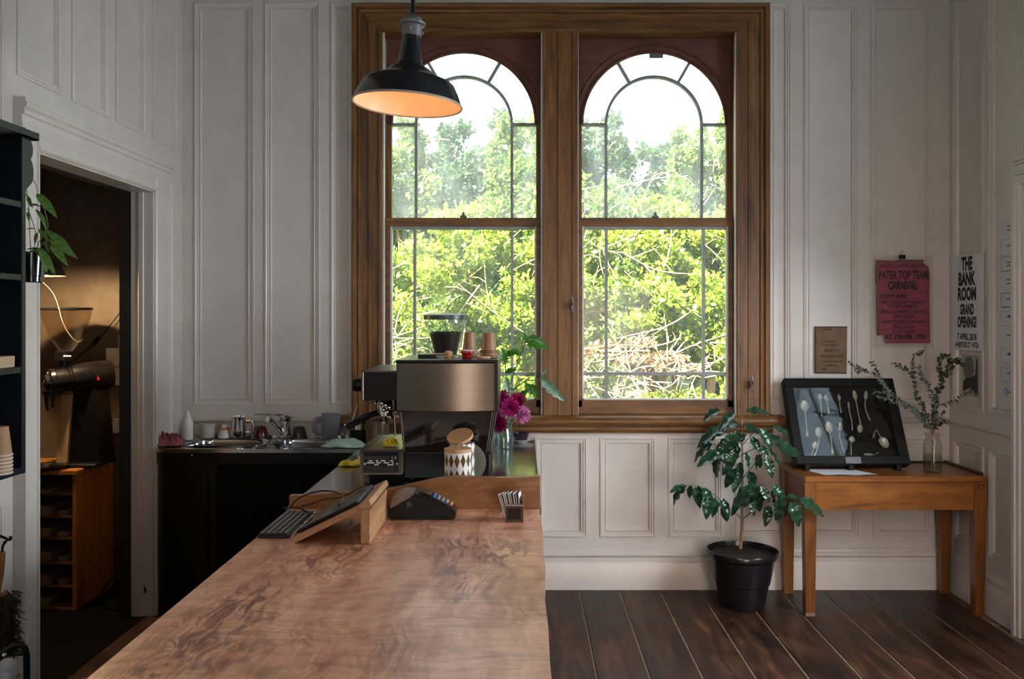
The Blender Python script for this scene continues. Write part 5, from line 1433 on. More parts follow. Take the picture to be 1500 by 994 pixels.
m = MB(); m.box(fw - .002, cw - fw - .008, fw - .002, ch - fw - .003, -.014, -.011, 0, CM); m.build('glass_pane', glass_sheet('case_glass', (.97, .98, .98), .0, .8), t)
a, b = on_plane(1238, 669, C0, nz), on_plane(1262, 678.5, C0, nz)
ia, ib = CM.inverted() @ a, CM.inverted() @ b
m = MB(); m.box(ia.x, ib.x, ib.y, ia.y, 0, .0015, 0, CM); m.build('label_plate', plain('grey_label', (.16, .16, .165), .5, var=.3, scale=90), t)
for x in (.05, .30, cw - .08):                       # feet of the stand under the frame
    m = MB(); p = CM @ Vector((x, 0, -.03)); m.box(p.x, p.x + .03, p.y - .02, p.y + .05, tz, p.z + .012, .003); m.build('prop_foot', BLACK, t)
SP = -.042
SPN = plain('tarnished_spoon', (.42, .38, .29), .35, .35, var=.25, scale=25)
Pb = CM @ Vector((0, 0, SP))
def zp(x, y): return on_plane(x / 6.21 + 1140, y / 6.21 + 540, Pb, nz)
k_ = 5.15 / F / 6.21
def spoon(label, bowl, L, Wd, handle, flare=.0, mat=None):
    c = zp(*bowl)
    pts = [zp(*h) for h in handle]
    o = thing('spoon', label, 'spoon', c, 'old spoons in the black display case')
    ax = (c - pts[0]).normalized(); R3 = Matrix((ax.cross(nz).normalized(), ax, nz)).transposed().to_4x4()
    m = MB()
    rings = []
    for q, h in ((1.0, .003), (.93, .0045), (.7, -.001), (.4, -.003), (.02, -.004)):
        rings.append([m.bm.verts.new(Matrix.Translation(c) @ R3 @ Vector((math.cos(a) * Wd * k_ * .5 * q * (1 - .12 * math.sin(a)), math.sin(a) * L * k_ * .5 * q, h))) for a in np.linspace(0, 2 * PI, 20, endpoint=False)])
    for A, B in zip(rings, rings[1:]):
        for i in range(20): m._f([A[i], A[(i + 1) % 20], B[(i + 1) % 20], B[i]])
    m.build('bowl', mat or SPN, o, angle=60)
    st = c - ax * L * k_ * .48
    q = spline([st] + pts, 6) if len(pts) > 1 else [st.lerp(pts[0], i / 7) for i in range(8)]
    n = len(q)
    m = MB(); m.tube([p + nz * .002 for p in q], [.0032 + (flare * max(0, (i / (n - 1) - .7) / .3)) for i in range(n)], 8, flat=.5); m.build('handle', mat or SPN, o)
spoon('large silver spoon standing at the far left of the display case', (238, 335), 105, 78, [(255, 520), (262, 615)], .007)
spoon('small silver spoon hanging second from the left in the top row', (380, 257), 66, 42, [(390, 380), (396, 432)], .003)
spoon('greenish small spoon hanging third from the left in the top row', (435, 265), 62, 42, [(452, 350), (460, 415)], .003)
spoon('narrow gold spoon hanging fourth from the left in the top row', (552, 260), 62, 30, [(560, 330), (571, 402)], .003)
spoon('thin crooked spoon left of the longest gilt spoon', (640, 335), 82, 20, [(648, 400), (668, 480), (672, 560)])
spoon('long gilt spoon with kinked handle in the top row', (695, 240), 98, 42, [(715, 340), (738, 460), (750, 520)], .002)
spoon('greenish spoon with bent handle at the right of the top row', (795, 240), 90, 36, [(788, 340), (808, 410), (836, 470)])
spoon('copper toned spoon in the lower left of the display case', (365, 575), 95, 62, [(368, 660), (350, 740), (325, 795)], .002)
spoon('dull spoon half hidden under the copper toned spoon', (333, 690), 75, 50, [(312, 745), (298, 790)], .002)
spoon('big silver spoon in the middle of the lower row', (458, 530), 112, 70, [(482, 660), (494, 772)], .006)
spoon('small silver spoon with wavy handle in the lower row', (562, 528), 92, 46, [(556, 620), (580, 700), (602, 760)])
spoon('short copper spoon near the bottom centre of the case', (668, 640), 62, 56, [(660, 700), (664, 785)])
spoon('short stubby spoon at the foot of the long gilt spoon', (742, 545), 86, 52, [(744, 505), (752, 478)])
spoon('large gilt spoon with sharply folded handle at lower right', (962, 672), 112, 84, [(925, 610), (892, 556), (875, 580), (862, 628)], .005)
spoon('pale spoon lying flat along the bottom edge of the case', (815, 780), 85, 26, [(870, 782), (915, 760)], .0)
# paper on the desk
m = MB()
G = []
for i in range(9):
    G.append([m.bm.verts.new((1.60 + .29 * i / 8 + .075 * j / 6, 5.10 - .185 * j / 6 - .00 * i, tz + .0025 + .004 * math.sin(i * .7) ** 2 * (j / 6))) for j in range(7)])
for i in range(8):
    for j in range(6): m._f([G[i][j], G[i][j + 1], G[i + 1][j + 1], G[i + 1][j]])
lo = [[m.bm.verts.new(v.co - Vector((0, 0, .0018))) for v in r] for r in G]
for i in range(8):
    for j in range(6): m._f([lo[i][j], lo[i + 1][j], lo[i + 1][j + 1], lo[i][j + 1]])
o = m.build('paper_sheet', PAPER, angle=80); base_at(o, (1.78, 5.02, tz)); tag(o, 'white sheet of paper on the desk in front of display case', 'paper')

# eucalyptus in a glass bottle
bc = AT(1366, 691, 5.02); bc.z = tz
t = thing('glass_bottle', 'clear glass bottle holding eucalyptus on the right of the desk', 'bottle', bc)
m = MB(); m.lathe([(.045, 0), (.050, .005), (.051, .150), (.046, .175), (.036, .190), (.036, .205), (.041, .210), (.041, .222), (.037, .224)], bc, 28, cap0=True); m.build('glass_wall', glass_sheet('bottle_glass', (.86, .86, .82), .03, 1.0), t)
m = MB(); m.lathe([(.001, .006), (.048, .007), (.049, .10), (.001, .10)], bc, 24); m.build('water', glass_sheet('bottle_water', (.82, .84, .78), .03, .7), t)
EU = leafy('eucalyptus_leaf', (.030, .048, .022), (.085, .115, .065), .12, .4, 20)
EUB = leafy('blue_eucalyptus_leaf', (.10, .155, .15), (.20, .27, .26), .1, .35, 20)
def ez(p, d): return AT(p[0] / 4.97 + 1240, p[1] / 4.97 + 500, d)
def eucal(label, lines, d, mat, seed, size=.020):
    foot = bc + Vector((.01 * math.cos(seed), .01 * math.sin(seed), .012))
    o = thing('eucalyptus_branch', label, 'branch', foot, 'eucalyptus in the glass bottle')
    rr = random.Random(seed)
    ms, ml = MB(), MB()
    for li, (pts, dens) in enumerate(lines):
        P = [ez(p, d + .012 * math.sin(i * 1.3 + seed)) for i, p in enumerate(pts)]
        if li == 0: P = [foot, bc + Vector((0, 0, .20))] + P[1:]
        q = spline(P, 7)
        ms.tube(q, [max(.0012, .003 - .002 * i / len(q)) for i in range(len(q))], 5)
        acc = 0; start = 9 if li == 0 else 0
        for i in range(start, len(q) - 1):
            seg = q[i + 1] - q[i]; acc += seg.length
            while acc > .0085 / dens:
                acc -= .0085 / dens
                f = rr.random(); p = q[i].lerp(q[i + 1], f)
                tdir = seg.normalized()
                side = tdir.cross(Vector((rr.uniform(-1, 1), rr.uniform(-1, 1), rr.uniform(-1, 1)))).normalized()
                for s in (-1, 1):
                    dv = (side * s + tdir * .5).normalized()
                    L = size * 1.25 * rr.uniform(.75, 1.2) * (1 - .35 * i / len(q))
                    Mx = leaf_matrix(p, p + dv * L, tdir, rr.uniform(-.6, .6))
                    vs = [ml.bm.verts.new(Mx @ Vector(v)) for v in ((0, 0, 0), (.35, .36, .05), (.75, .34, .05), (1, 0, 0), (.75, -.34, .05), (.35, -.36, .05))]
                    ml._f(vs)
    ms.build('twig', BARK, o); ml.build('leaves', mat, o, angle=80, kind='stuff')
eucal('longest eucalyptus branch arching left across the display case', [([(620, 640), (540, 540), (430, 465), (330, 385), (275, 300), (215, 245), (130, 215), (80, 190), (10, 150)], 1.0), ([(232, 258), (222, 200), (185, 148)], .8), ([(130, 215), (70, 215)], .8)], 4.97, EU, 1)
eucal('pale tipped eucalyptus side shoot in front of the display case', [([(620, 640), (520, 530), (420, 450), (330, 440), (300, 385), (200, 362)], .9), ([(300, 385), (290, 410), (222, 408)], .8), ([(330, 400), (280, 330), (228, 275)], .9)], 4.93, EUB, 2, .021)
eucal('tall upright eucalyptus branch with curled tip', [([(620, 640), (560, 480), (510, 390), (490, 250), (480, 150), (500, 105), (540, 80)], 1.1), ([(492, 250), (430, 200), (330, 155)], 1.0), ([(520, 75), (550, 70), (545, 95)], 1.2)], 5.03, EU, 3)
eucal('blue grey eucalyptus branch in the middle of the bottle', [([(630, 640), (640, 460), (600, 330), (545, 240), (525, 180)], 1.25)], 5.00, EUB, 4, .023)
eucal('dense dark eucalyptus branch with bushy drooping head', [([(630, 640), (650, 420), (690, 300), (675, 200), (690, 115), (740, 110), (772, 180), (745, 235)], 1.5), ([(690, 250), (735, 215), (730, 130)], 1.5), ([(770, 140), (800, 140), (840, 160)], 1.2), ([(680, 340), (640, 345)], .8)], 5.05, EU, 5, .023)
eucal('sparse eucalyptus twig bending right toward the white poster', [([(640, 620), (660, 480), (720, 458), (790, 425), (860, 385), (920, 360), (965, 390)], .8)], 5.08, EU, 6, .017)
eucal('short eucalyptus sprig low on the right of the bottle', [([(640, 620), (670, 600), (705, 580), (738, 585)], 1.2), ([(660, 600), (690, 560), (700, 515)], .8)], 4.98, EU, 7, .024)

# coffee plant in a black pot
pd = 5.09
pc = Vector((X(1087, pd), pd, 0))
t = thing('potted_coffee_tree', 'young glossy leaved coffee tree in a black pot below the right window', 'potted plant', pc)
m = MB()
m.lathe([(.120, 0), (.127, .004), (.152, .13), (.158, .136), (.160, .15), (.180, .245), (.184, .275), (.196, .280), (.206, .290), (.208, .305), (.203, .318), (.194, .320), (.190, .305), (.186, .27), (.001, .26)], pc, 48, cap0=True)
m.build('pot', plain('black_pot_plastic', (.010, .009, .010), .22, var=.2, bump=.02), t, angle=30)
m = MB()
rs = np.random.default_rng(3)
R = [[m.bm.verts.new(pc + Vector((r * math.cos(a), r * math.sin(a), .287 + .006 * math.sin(a * 7 + r * 60) + .01 * (1 - r / .19)))) for a in np.linspace(0, 2 * PI, 28, endpoint=False)] for r in (.190, .15, .10, .05, .01)]
for A, B in zip(R, R[1:]):
    for i in range(28): m._f([A[i], A[(i + 1) % 28], B[(i + 1) % 28], B[i]])
m._f(R[-1]); m.build('soil', SOIL, t, angle=80)
def kz(x, y, d=pd): return AT(x / 2.839 + 960, y / 2.839 + 560, d)
trunk = [kz(353, 690), kz(360, 600), kz(360, 480), kz(362, 330), kz(360, 200), kz(362, 130)]
m = MB(); q = spline(trunk, 6); m.tube(q, [.010 - .0065 * i / len(q) for i in range(len(q))], 8); m.build('trunk', BARK, t)
m = MB()
def br(pts, dy): m.tube(spline([kz(*p, pd + dy * i / (len(pts) - 1)) for i, p in enumerate(pts)], 5), .0028, 6)
br([(358, 568), (310, 520), (240, 465), (175, 430), (105, 428)], -.10); br([(364, 568), (400, 535), (450, 470), (540, 475), (600, 495)], -.26); br([(360, 400), (310, 360), (250, 290)], -.12); br([(361, 400), (420, 330), (470, 270), (520, 262)], .04)
br([(361, 260), (300, 200), (240, 190)], .06); br([(361, 260), (420, 200), (490, 190)], -.06); br([(361, 170), (320, 140), (270, 118)], .0); br([(361, 190), (390, 150), (420, 118)], -.05); br([(361, 300), (330, 320), (290, 300)], -.2); br([(361, 300), (400, 280), (440, 260)], -.2)
m.build('branches', GREENSTEM, t)
KG = leafy('coffee_leaf', (.010, .040, .020), (.030, .095, .042), .10, .16, 5, island=False)
KL = leaf_mesh('leaf', KG, .46, 0, .22, .16, 10, .25)
KL2 = leaf_mesh('leaf', KG, .50, 0, .45, .22, 10, .3)
lv = [((270, 115), (200, 140), .02, 0), ((330, 128), (268, 178), -.05, .2), ((375, 122), (472, 116), -.05, -.2), ((350, 175), (232, 188), .05, .3), ((300, 185), (186, 238), .05, .1), ((352, 205), (280, 282), -.10, -.2), ((370, 190), (440, 192), -.05, .1), ((435, 190), (482, 258), -.05, .2), ((488, 185), (552, 207), -.05, .0), ((470, 222), (545, 252), .0, -.2), ((385, 215), (300, 272), -.15, .3), ((395, 225), (436, 278), -.15, .0), ((240, 258), (162, 292), .02, .2), ((290, 285), (192, 322), -.1, .1), ((262, 300), (244, 380), -.1, .3), ((330, 290), (288, 360), -.18, -.3), ((500, 258), (602, 292), .03, .2), ((470, 278), (522, 334), .03, -.3), ((445, 300), (408, 342), .0, .4), ((460, 305), (488, 380), .02, .1), ((370, 290), (398, 352), -.15, .0), ((352, 330), (350, 384), -.15, .2), ((335, 358), (292, 424), -.1, .1), ((345, 380), (328, 442), -.08, -.2), ((388, 368), (414, 432), -.05, .2), ((440, 262), (458, 288), -.1, .0), ((310, 230), (255, 262), .1, .2), ((330, 250), (345, 310), .08, 0), ((420, 300), (440, 350), .06, .2), ((250, 285), (300, 330), -.1, .3),
      ((130, 428), (66, 478), -.1, .2), ((118, 432), (72, 446), -.08, -.2), ((150, 428), (138, 474), -.1, .3), ((178, 428), (174, 502), -.09, .1), ((190, 440), (242, 494), -.09, .2), ((220, 470), (214, 552), -.08, -.2), ((236, 480), (258, 554), -.07, .2), ((270, 480), (308, 548), -.05, .0), ((285, 505), (296, 572), -.05, .3),
      ((430, 430), (322, 494), -.12, .2), ((430, 435), (370, 500), -.14, -.1), ((440, 428), (472, 484), -.14, .2), ((460, 435), (420, 500), -.12, .0), ((402, 490), (410, 542), -.1, .3), ((432, 478), (430, 532), -.1, .1), ((485, 430), (550, 492), -.16, .2), ((480, 450), (502, 502), -.15, -.2), ((470, 508), (464, 584), -.12, .1), ((492, 500), (532, 574), -.14, .2), ((542, 472), (498, 548), -.16, .3), ((550, 470), (588, 476), -.16, .0), ((562, 495), (604, 580), -.18, .0), ((595, 488), (698, 534), -.18, .1), ((520, 480), (548, 548), -.15, -.3)]
for k, (a, b, dy, r) in enumerate(lv):
    if a[0] > 430 and a[1] < 320: dy -= .13          # clear of the display case
    if a[0] > 500 and a[1] > 400: dy -= .10          # leaves hanging in front of the desk leg
    pA, pB = kz(*a, pd + dy), kz(*b, pd + dy - (.03 if k % 2 else -.01))
    L = (pB - pA).length
    shared('leaf', KL if k % 3 else KL2, t, leaf_matrix(pA, pB, (random.uniform(-.3, .3), -.55, .8), r, max(L * 1.22, .075)))

# ---------------------------------------------------------------- papers on the walls
yw = YB - .0145
def wz(px, py): return Vector((X(px, yw), yw, Z(py, yw)))
def pz(x, y): return (1270 + x / 6.21, 360 + y / 6.21)
YBP = YB - .011                                      # hangs in front of the panel moulding
t = thing('pink_poster', 'torn faded pink carnival poster in a clear sleeve on the back wall', 'poster', wz(1322, 505))
ywp = YBP - .004
out = [(85, 127), (230, 135), (300, 124), (515, 126), (516, 160), (560, 188), (572, 270), (568, 500), (576, 886), (330, 884), (172, 887), (165, 835), (148, 806), (92, 817), (84, 520), (88, 350), (76, 330), (78, 200)]
def flat(pts): return [(X(pz(*p)[0], ywp), Z(pz(*p)[1], ywp)) for p in pts]
m = MB(); m.prism(flat(out), YBP - .0040, YBP - .0030); m.build('backing_sheet', plain('browned_paper', (.19, .095, .062), .7, var=.2, scale=12), t)
inn = [(104, 152), (300, 148), (500, 154), (520, 180), (556, 196), (564, 400), (560, 700), (572, 882), (176, 882), (168, 830), (150, 800), (112, 800), (100, 560), (104, 350)]
m = MB(); m.prism(flat(inn), YBP - .0046, YBP - .0041); m.build('pink_sheet', plain('faded_pink_paper', (.36, .060, .105), .7, var=.16, scale=10), t)
m = MB()
for tx, cx_, cy_, w_, h_, bd_ in (('BRACE YOURSELVES FOR', 325, 180, 400, 32, .02), ('PATEA TOP TEAM', 330, 264, 442, 80, .035), ('CARNIVAL', 325, 360, 268, 82, .06), ("DON'T MISS!", 240, 456, 248, 42, .05), ('-SPECTACULAR TWILIGHT-', 332, 510, 424, 34, .03), ('ENTERTAINMENT', 328, 550, 264, 34, .03), ('-KEEN COMPETITION FOR-', 334, 599, 428, 34, .03), ('CASH PRIZES', 330, 641, 200, 34, .03), ('-GREAT SIDESHOWS AND-', 330, 690, 424, 34, .03), ('STALL SALES', 332, 733, 205, 34, .03), ('PATEA DOMAIN', 332, 782, 205, 26, .02), ('AT. 17th FEB. 1979.', 348, 826, 366, 48, .055)):
    c = pz(cx_, cy_); sc = YB / F / 6.21
    text_into(m, tx, Matrix.Translation((X(c[0], ywp), YBP - .0049, Z(c[1], ywp))), w_ * sc, h_ * sc, bd_)
for y in (418, 761):
    a, b = pz(125, y), pz(560, y); m.box(X(a[0], ywp), X(b[0], ywp), YBP - .0050, YBP - .0047, Z(a[1], ywp) - .0012, Z(a[1], ywp) + .0012)
m.build('lettering', INK, t)
m = MB(); m.box(X(1277, ywp), X(1367, ywp), YBP - .0072, YBP - .0058, Z(509, ywp), Z(374, ywp)); m.build('clear_sleeve', ACRYL, t)
m = MB(); a = pz(315, 100); cc = Vector((X(a[0], ywp), YBP - .006, Z(a[1], ywp)))
m.prism([(cc.x - .021, cc.z - .013), (cc.x + .021, cc.z - .013), (cc.x + .018, cc.z + .012), (cc.x - .018, cc.z + .012)], YBP - .016, YBP - .0074)
m.build('bulldog_clip', BLACK, t)
m = MB(); m.tube(spline([(cc.x - .012, YBP - .011, cc.z + .012), (cc.x - .006, YBP - .010, cc.z + .034), (cc.x + .006, YBP - .010, cc.z + .034), (cc.x + .012, YBP - .011, cc.z + .012)]), .0015, 6); m.build('clip_wire', CHROME, t)

ywp = YB - .004
t = thing('brown_notice', 'small brown cloth notice of the bank pinned above the display case', 'notice', wz(1217, 547))
def nz_(x, y): return (1185 + x / 11.69, 470 + y / 11.69)
def nflat(pts): return [(X(nz_(*p)[0], ywp), Z(nz_(*p)[1], ywp)) for p in pts]
m = MB(); m.prism(nflat([(105, 95), (400, 90), (655, 95), (650, 500), (645, 905), (350, 892), (118, 895), (108, 500)]), YB - .0045, YB - .0005); m.build('cloth_sheet', plain('brown_calico', (.215, .150, .092), .9, var=.18, scale=14, bump=.3), t)
m = MB()
for (a, b, c_, d_) in ((105, 655, 92, 112), (118, 645, 876, 896)): m.box(*[X(nz_(v, 0)[0], ywp) for v in (a, b)], YB - .0052, YB - .0045, Z(nz_(0, d_)[1], ywp), Z(nz_(0, c_)[1], ywp))
for (a, b) in ((104, 122),): m.box(*[X(nz_(v, 0)[0], ywp) for v in (a, b)], YB - .0052, YB - .0045, Z(nz_(0, 890)[1], ywp), Z(nz_(0, 100)[1], ywp))
m.build('stitched_hem', plain('dark_hem', (.085, .055, .035), .9), t)
m = MB(); sc = YB / F / 11.69
for tx, cx_, cy_, w_, h_ in (('THIS BAG IS', 365, 350, 200, 32), ('THE PROPERTY OF', 390, 412, 320, 30), ('BANK OF', 388, 502, 242, 46), ('NEW ZEALAND', 388, 603, 392, 46)):
    c = nz_(cx_, cy_); text_into(m, tx, Matrix.Translation((X(c[0], ywp), YB - .0049, Z(c[1], ywp))), w_ * sc, h_ * sc, .02)
rd_ = random.Random(12)
for cy_, a, b, h_ in ((140, 245, 395, 28), (692, 220, 575, 24), (757, 290, 480, 26), (823, 225, 300, 24)):      # lines too faint to read: broken strokes
    x = a
    while x < b:
        w_ = rd_.uniform(8, 26); p0, p1 = nz_(x, cy_ + h_ * .5), nz_(min(b, x + w_), cy_ - h_ * .5)
        m.box(X(p0[0], ywp), X(p1[0], ywp), YB - .0050, YB - .0047, Z(p0[1], ywp), Z(p1[1], ywp)); x += w_ + rd_.uniform(4, 12)
m.build('lettering', plain('brown_ink', (.05, .03, .02), .9), t)

# right wall: white poster, print, card column
def rw(y, z, off=.004): return Vector((XR - off, y, z))
RM = lambda y, z, off=.006: Matrix(((0, -1, 0, XR - off), (-1, 0, 0, y), (0, 0, 1, z), (0, 0, 0, 1)))      # lettering X runs toward the camera
yA, yB_ = 3360.5 / (1397.5 - CX), 3360.5 / (1443 - CX)
t = thing('white_poster', 'white grand opening poster with bold black lettering on the right wall', 'poster', rw((yA + yB_) / 2, 1.46))
m = MB(); m.box(XR - .0100, XR - .0090, yB_, yA, 1.457, 2.012); m.build('paper_sheet', PAPER, t)
m = MB(); cy = (yA + yB_) / 2 + .005; wd = yA - yB_
zq = lambda v: 2.012 - (v - 75) / 520 * .555
for tx, v0, v1, wf in (('THE', 85, 162, .36), ('BANK', 168, 244, .55), ('ROOM', 250, 326, .59), ('GRAND', 342, 403, .45), ('OPENING!', 410, 473, .62), ('7 APRIL 2018', 503, 541, .62), ('44 BEDFORD ST \u00b7 PATEA', 550, 581, .76)):
    text_into(m, tx, RM(cy, (zq(v0) + zq(v1)) / 2, .0104), wd * wf, (zq(v0) - zq(v1)), .055 if v1 < 500 else .04)
m.build('lettering', INK, t)
yA2, yB2 = 3360.5 / (1406 - CX), 3360.5 / (1431 - CX)
t = thing('portrait_print', 'small faded black and white portrait print under the white poster', 'print', rw((yA2 + yB2) / 2, 1.24, .013))
m = MB(); m.box(XR + .0118, XR + .0125, yB2, yA2, 1.19, 1.43); m.build('paper_sheet', plain('faded_print_paper', (.46, .43, .39), .7, var=.1), t)
def rpoly(pts, off):
    return [(yA2 - (yA2 - yB2) * u, 1.19 + .24 * v) for u, v in pts]
m = MB(); m.prism(rpoly([(.12, .50), (.10, .75), (.25, .93), (.5, .97), (.68, .85), (.72, .60), (.62, .46), (.3, .42)], 0), XR + .0108, XR + .0117, 'x'); m.build('grey_figure', plain('grey_print_tone', (.17, .165, .16), .7, var=.4, scale=40), t)
m = MB(); m.prism(rpoly([(.08, .10), (.10, .34), (.30, .44), (.60, .46), (.82, .55), (.86, .92), (.92, .92), (.94, .10), (.5, .2)], 0), XR + .0104, XR + .0107, 'x'); m.build('dark_figure', plain('dark_print_tone', (.035, .033, .033), .7, var=.4, scale=40), t)
CARD = [plain('certificate_card', (.62, .64, .67), .6, var=.04), plain('blue_card_edge', (.17, .22, .36), .6), plain('card_print', (.10, .10, .13), .7)]
ctop = [(322, 349), (351, 376), (377, 398), (400, 425), (429, 451), (455, 477), (482, 503), (509, 531), (536, 559), (563, 586)]
words = ['topmost', 'second', 'third', 'fourth', 'fifth', 'sixth', 'seventh', 'eighth', 'ninth', 'lowest']
feat = ['plain printed card', 'blue edged card', 'printed card with dark base line', 'plain card with two printed lines', 'card with strong blue border', 'pale blue card with small crest', 'faint striped card', 'blue edged card with small crest', 'card with a signature', 'white card with round blue stamp']
yc0, yc1 = 4.700, 4.828
off = XR + .0128
for k, (a, b) in enumerate(ctop):
    z1_, z0_ = Z(a, 4.828), Z(b, 4.828)
    o = thing('certificate', '%s, %s in the column beside the door casing' % (feat[k], words[k]), 'card', Vector((off, 4.76, z0_)), 'cards in the column beside the door')
    m = MB(); m.box(off - .0012, off, yc0, yc1, z0_, z1_); m.build('card_sheet', CARD[0], o)
    m = MB()
    if k in (1, 4, 5, 7, 8, 2):
        e = .004 if k == 4 else .002
        for (p, q, r, s) in ((yc0, yc1, z0_, z0_ + e * (2 if k in (2, 4) else 1)), (yc0, yc1, z1_ - e, z1_), (yc1 - e, yc1, z0_, z1_)): m.box(off - .0016, off - .0012, p, q, r, s)
        m.build('border', CARD[1] if k != 2 else CARD[2], o)
    m = MB()
    for j in range(2 if k in (0, 2, 3) else 1):
        zc_ = z0_ + (z1_ - z0_) * (.55 - .22 * j)
        for i in range(5): m.box(off - .0017, off - .0013, yc0 + .004 + .014 * i, yc0 + .014 + .014 * i, zc_, zc_ + .008)
    if k in (5, 7): m.prism(arc(yc0 + .045, z1_ - .03, .010, 0, 2 * PI, 10)[:-1], off - .0017, off - .0013, 'x')
    m.build('print', CARD[2], o)
    if k == 9:
        m = MB(); m.prism(arc(yc0 + .075, z0_ + .05, .020, 0, 2 * PI, 18) + arc(yc0 + .075, z0_ + .05, .013, 2 * PI, 0, 18), off - .0018, off - .0013, 'x'); m.build('round_stamp', CARD[1], o)

# ================================================================== OUTSIDE
m = MB()
gx = np.linspace(-14, 16, 31); gy = np.linspace(5.56, 22, 23)
G = [[m.bm.verts.new((x, y, -.35 + .10 * max(0, y - 6.5) + .12 * math.sin(x * 1.3) * math.cos(y * .9) * min(1, (y - 5.56)))) for y in gy] for x in gx]
for i in range(len(gx) - 1):
    for j in range(len(gy) - 1): m._f([G[i][j], G[i + 1][j], G[i + 1][j + 1], G[i][j + 1]])
m.build('ground_outside', plain('rough_grass_ground', (.12, .13, .05), .9, var=.4, scale=6), kind='structure')
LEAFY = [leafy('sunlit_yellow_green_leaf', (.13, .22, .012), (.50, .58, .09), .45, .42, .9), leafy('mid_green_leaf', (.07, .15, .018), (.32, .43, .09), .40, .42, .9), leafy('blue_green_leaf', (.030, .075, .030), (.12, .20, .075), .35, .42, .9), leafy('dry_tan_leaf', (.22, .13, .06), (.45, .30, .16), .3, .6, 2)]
TWIG = plain('pale_dry_twig', (.46, .34, .21), .8, var=.3, scale=9)
def foliage_mesh(name, blobs, mat, size, seed):
    r = np.random.default_rng(seed)
    P = []
    for (cx, cy, cz, rx, ry, rz, n) in blobs:
        v = r.normal(size=(n, 3)); v /= np.linalg.norm(v, axis=1)[:, None]
        nc = max(6, n // 260)                        # clumps over the crown, leaves round each clump
        c = r.normal(size=(nc, 3)); c /= np.linalg.norm(c, axis=1)[:, None]
        c *= (.35 + .65 * r.random(nc) ** .4)[:, None]
        q = c[r.integers(0, nc, n)] + v * (.27 * r.random(n) ** .45)[:, None]
        P.append(np.column_stack([cx + q[:, 0] * rx, cy + q[:, 1] * ry, cz + q[:, 2] * rz]))
    P = np.concatenate(P); n = len(P)
    d = r.normal(size=(n, 3)) + np.array([0, -.35, -.1]); d /= np.linalg.norm(d, axis=1)[:, None]
    s = np.cross(d, r.normal(size=(n, 3))); s /= np.linalg.norm(s, axis=1)[:, None]
    L = size * (.6 + .8 * r.random(n))[:, None]; w = L * .28
    nn = np.cross(d, s)
    V = np.stack([P, P + d * L * .5 + s * w, P + d * L + nn * w * .3, P + d * L * .5 - s * w], 1).reshape(-1, 3)
    me = bpy.data.meshes.new(name)
    me.vertices.add(4 * n); me.vertices.foreach_set('co', V.astype(np.float32).ravel())
    me.loops.add(4 * n); me.loops.foreach_set('vertex_index', np.arange(4 * n, dtype=np.int32))
    me.polygons.add(n); me.polygons.foreach_set('loop_start', np.arange(0, 4 * n, 4, dtype=np.int32))
    me.update(calc_edges=True); me.materials.append(mat)
    return me
def tree(name, label, base, blobs, mi, size, seed, twigs=20, cat='bush', group=None, trunk=True, tl=.8):
    o = thing(name, label, cat, base, group)
    b = Vector(base)
    me = foliage_mesh('foliage', [(bx - b.x, by - b.y, bz - b.z, rx, ry, rz, n) for bx, by, bz, rx, ry, rz, n in blobs], LEAFY[mi], size, seed)
    f = bpy.data.objects.new('foliage', me); COL.objects.link(f); f.parent = o; f['kind'] = 'stuff'
    r = random.Random(seed)
    m = MB()
    if trunk:
        tops = [Vector((q[0], q[1], q[2])) for q in blobs]
        for tp_ in tops:
            a = b + Vector((r.uniform(-.1, .1), r.uniform(-.05, .05), 0))
            m.tube(spline([a, a.lerp(tp_, .5) + Vector((r.uniform(-.15, .15), 0, .1)), tp_], 5), [.05 - .004 * i for i in range(11)], 6)
        m.build('trunk', BARK, o)
    if twigs:
        m = MB()
        for k in range(twigs):
            q = blobs[r.randrange(len(blobs))]
            p = Vector((q[0] + r.uniform(-.9, .9) * q[3], q[1] - q[4] * r.uniform(.55, 1.02), q[2] + r.uniform(-.9, .9) * q[5]))
            L = tl * r.uniform(.4, 1.1); a = r.uniform(0, 2 * PI)
            e = p + Vector((math.cos(a) * L, r.uniform(-.2, .05), math.sin(a) * L * .8))
            md = p.lerp(e, .5) + Vector((r.uniform(-.1, .1), -.05, r.uniform(-.1, .1))) * L
            pts = spline([p, md, e], 4)
            m.tube(pts, [.007 - .0006 * i for i in range(len(pts))], 4)
            for s in range(2):
                c = pts[r.randrange(2, len(pts) - 1)]; g = c + Vector((r.uniform(-.3, .3), r.uniform(-.1, .05), r.uniform(-.25, .3))) * L
                m.tube([c, c.lerp(g, .5) + Vector((0, 0, .02)), g], [.004, .003, .002], 3)
        m.build('dry_twigs', TWIG, o, kind='stuff')
# front row of bushes, low bank
DN = 4.2                                             # leaves per leaf of the counts below
def B(*blobs): return [(*b[:6], int(b[6] * DN)) for b in blobs]
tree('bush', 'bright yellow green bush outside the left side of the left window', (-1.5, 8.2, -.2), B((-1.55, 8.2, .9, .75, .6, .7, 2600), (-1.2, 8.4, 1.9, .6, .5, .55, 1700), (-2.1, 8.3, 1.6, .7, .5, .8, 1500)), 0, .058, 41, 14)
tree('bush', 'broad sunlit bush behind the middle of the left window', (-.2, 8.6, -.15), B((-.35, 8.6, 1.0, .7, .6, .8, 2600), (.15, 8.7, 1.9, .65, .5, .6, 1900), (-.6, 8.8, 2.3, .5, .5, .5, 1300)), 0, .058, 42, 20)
tree('bush', 'sunlit bush behind the brown mullion and right window edge', (.75, 8.3, -.2), B((.7, 8.3, .7, .6, .5, .6, 1800), (.85, 8.6, 1.75, .55, .5, .6, 1700), (.5, 8.9, 2.6, .5, .5, .5, 1200)), 1, .058, 43, 26)
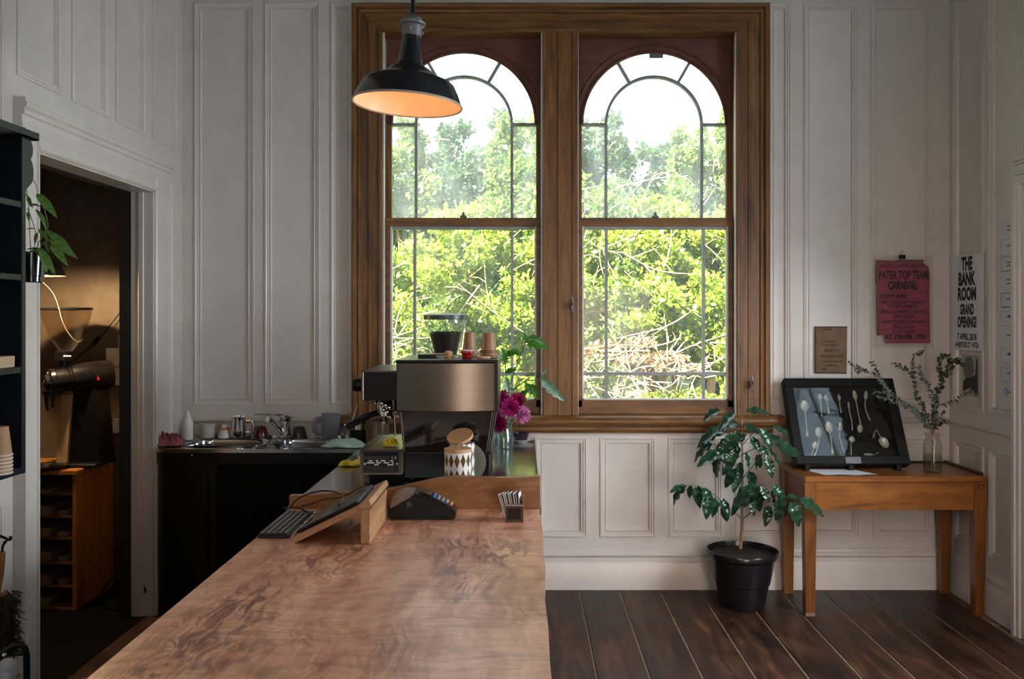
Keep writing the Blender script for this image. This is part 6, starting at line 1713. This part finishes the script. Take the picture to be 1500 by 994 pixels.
tree('bush', 'dense leafy bush at the centre of the right window', (1.35, 8.5, -.15), B((1.35, 8.5, 1.75, .60, .5, .45, 2600), (1.5, 8.7, 2.4, .7, .5, .45, 1900), (1.2, 7.9, .66, .7, .4, .30, 2200)), 0, .055, 44, 22)
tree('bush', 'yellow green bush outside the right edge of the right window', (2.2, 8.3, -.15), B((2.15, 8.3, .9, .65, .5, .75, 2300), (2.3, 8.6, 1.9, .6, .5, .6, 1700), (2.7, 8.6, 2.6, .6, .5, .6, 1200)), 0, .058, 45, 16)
tree('bush', 'dry tangle of twigs and tan leaves low in the right window', (1.0, 7.9, -.2), B((1.0, 7.95, 1.22, .65, .25, .20, 600), (-1.3, 7.9, 1.25, .25, .2, .3, 300)), 3, .05, 46, 110, trunk=False, tl=.5)
# middle trees
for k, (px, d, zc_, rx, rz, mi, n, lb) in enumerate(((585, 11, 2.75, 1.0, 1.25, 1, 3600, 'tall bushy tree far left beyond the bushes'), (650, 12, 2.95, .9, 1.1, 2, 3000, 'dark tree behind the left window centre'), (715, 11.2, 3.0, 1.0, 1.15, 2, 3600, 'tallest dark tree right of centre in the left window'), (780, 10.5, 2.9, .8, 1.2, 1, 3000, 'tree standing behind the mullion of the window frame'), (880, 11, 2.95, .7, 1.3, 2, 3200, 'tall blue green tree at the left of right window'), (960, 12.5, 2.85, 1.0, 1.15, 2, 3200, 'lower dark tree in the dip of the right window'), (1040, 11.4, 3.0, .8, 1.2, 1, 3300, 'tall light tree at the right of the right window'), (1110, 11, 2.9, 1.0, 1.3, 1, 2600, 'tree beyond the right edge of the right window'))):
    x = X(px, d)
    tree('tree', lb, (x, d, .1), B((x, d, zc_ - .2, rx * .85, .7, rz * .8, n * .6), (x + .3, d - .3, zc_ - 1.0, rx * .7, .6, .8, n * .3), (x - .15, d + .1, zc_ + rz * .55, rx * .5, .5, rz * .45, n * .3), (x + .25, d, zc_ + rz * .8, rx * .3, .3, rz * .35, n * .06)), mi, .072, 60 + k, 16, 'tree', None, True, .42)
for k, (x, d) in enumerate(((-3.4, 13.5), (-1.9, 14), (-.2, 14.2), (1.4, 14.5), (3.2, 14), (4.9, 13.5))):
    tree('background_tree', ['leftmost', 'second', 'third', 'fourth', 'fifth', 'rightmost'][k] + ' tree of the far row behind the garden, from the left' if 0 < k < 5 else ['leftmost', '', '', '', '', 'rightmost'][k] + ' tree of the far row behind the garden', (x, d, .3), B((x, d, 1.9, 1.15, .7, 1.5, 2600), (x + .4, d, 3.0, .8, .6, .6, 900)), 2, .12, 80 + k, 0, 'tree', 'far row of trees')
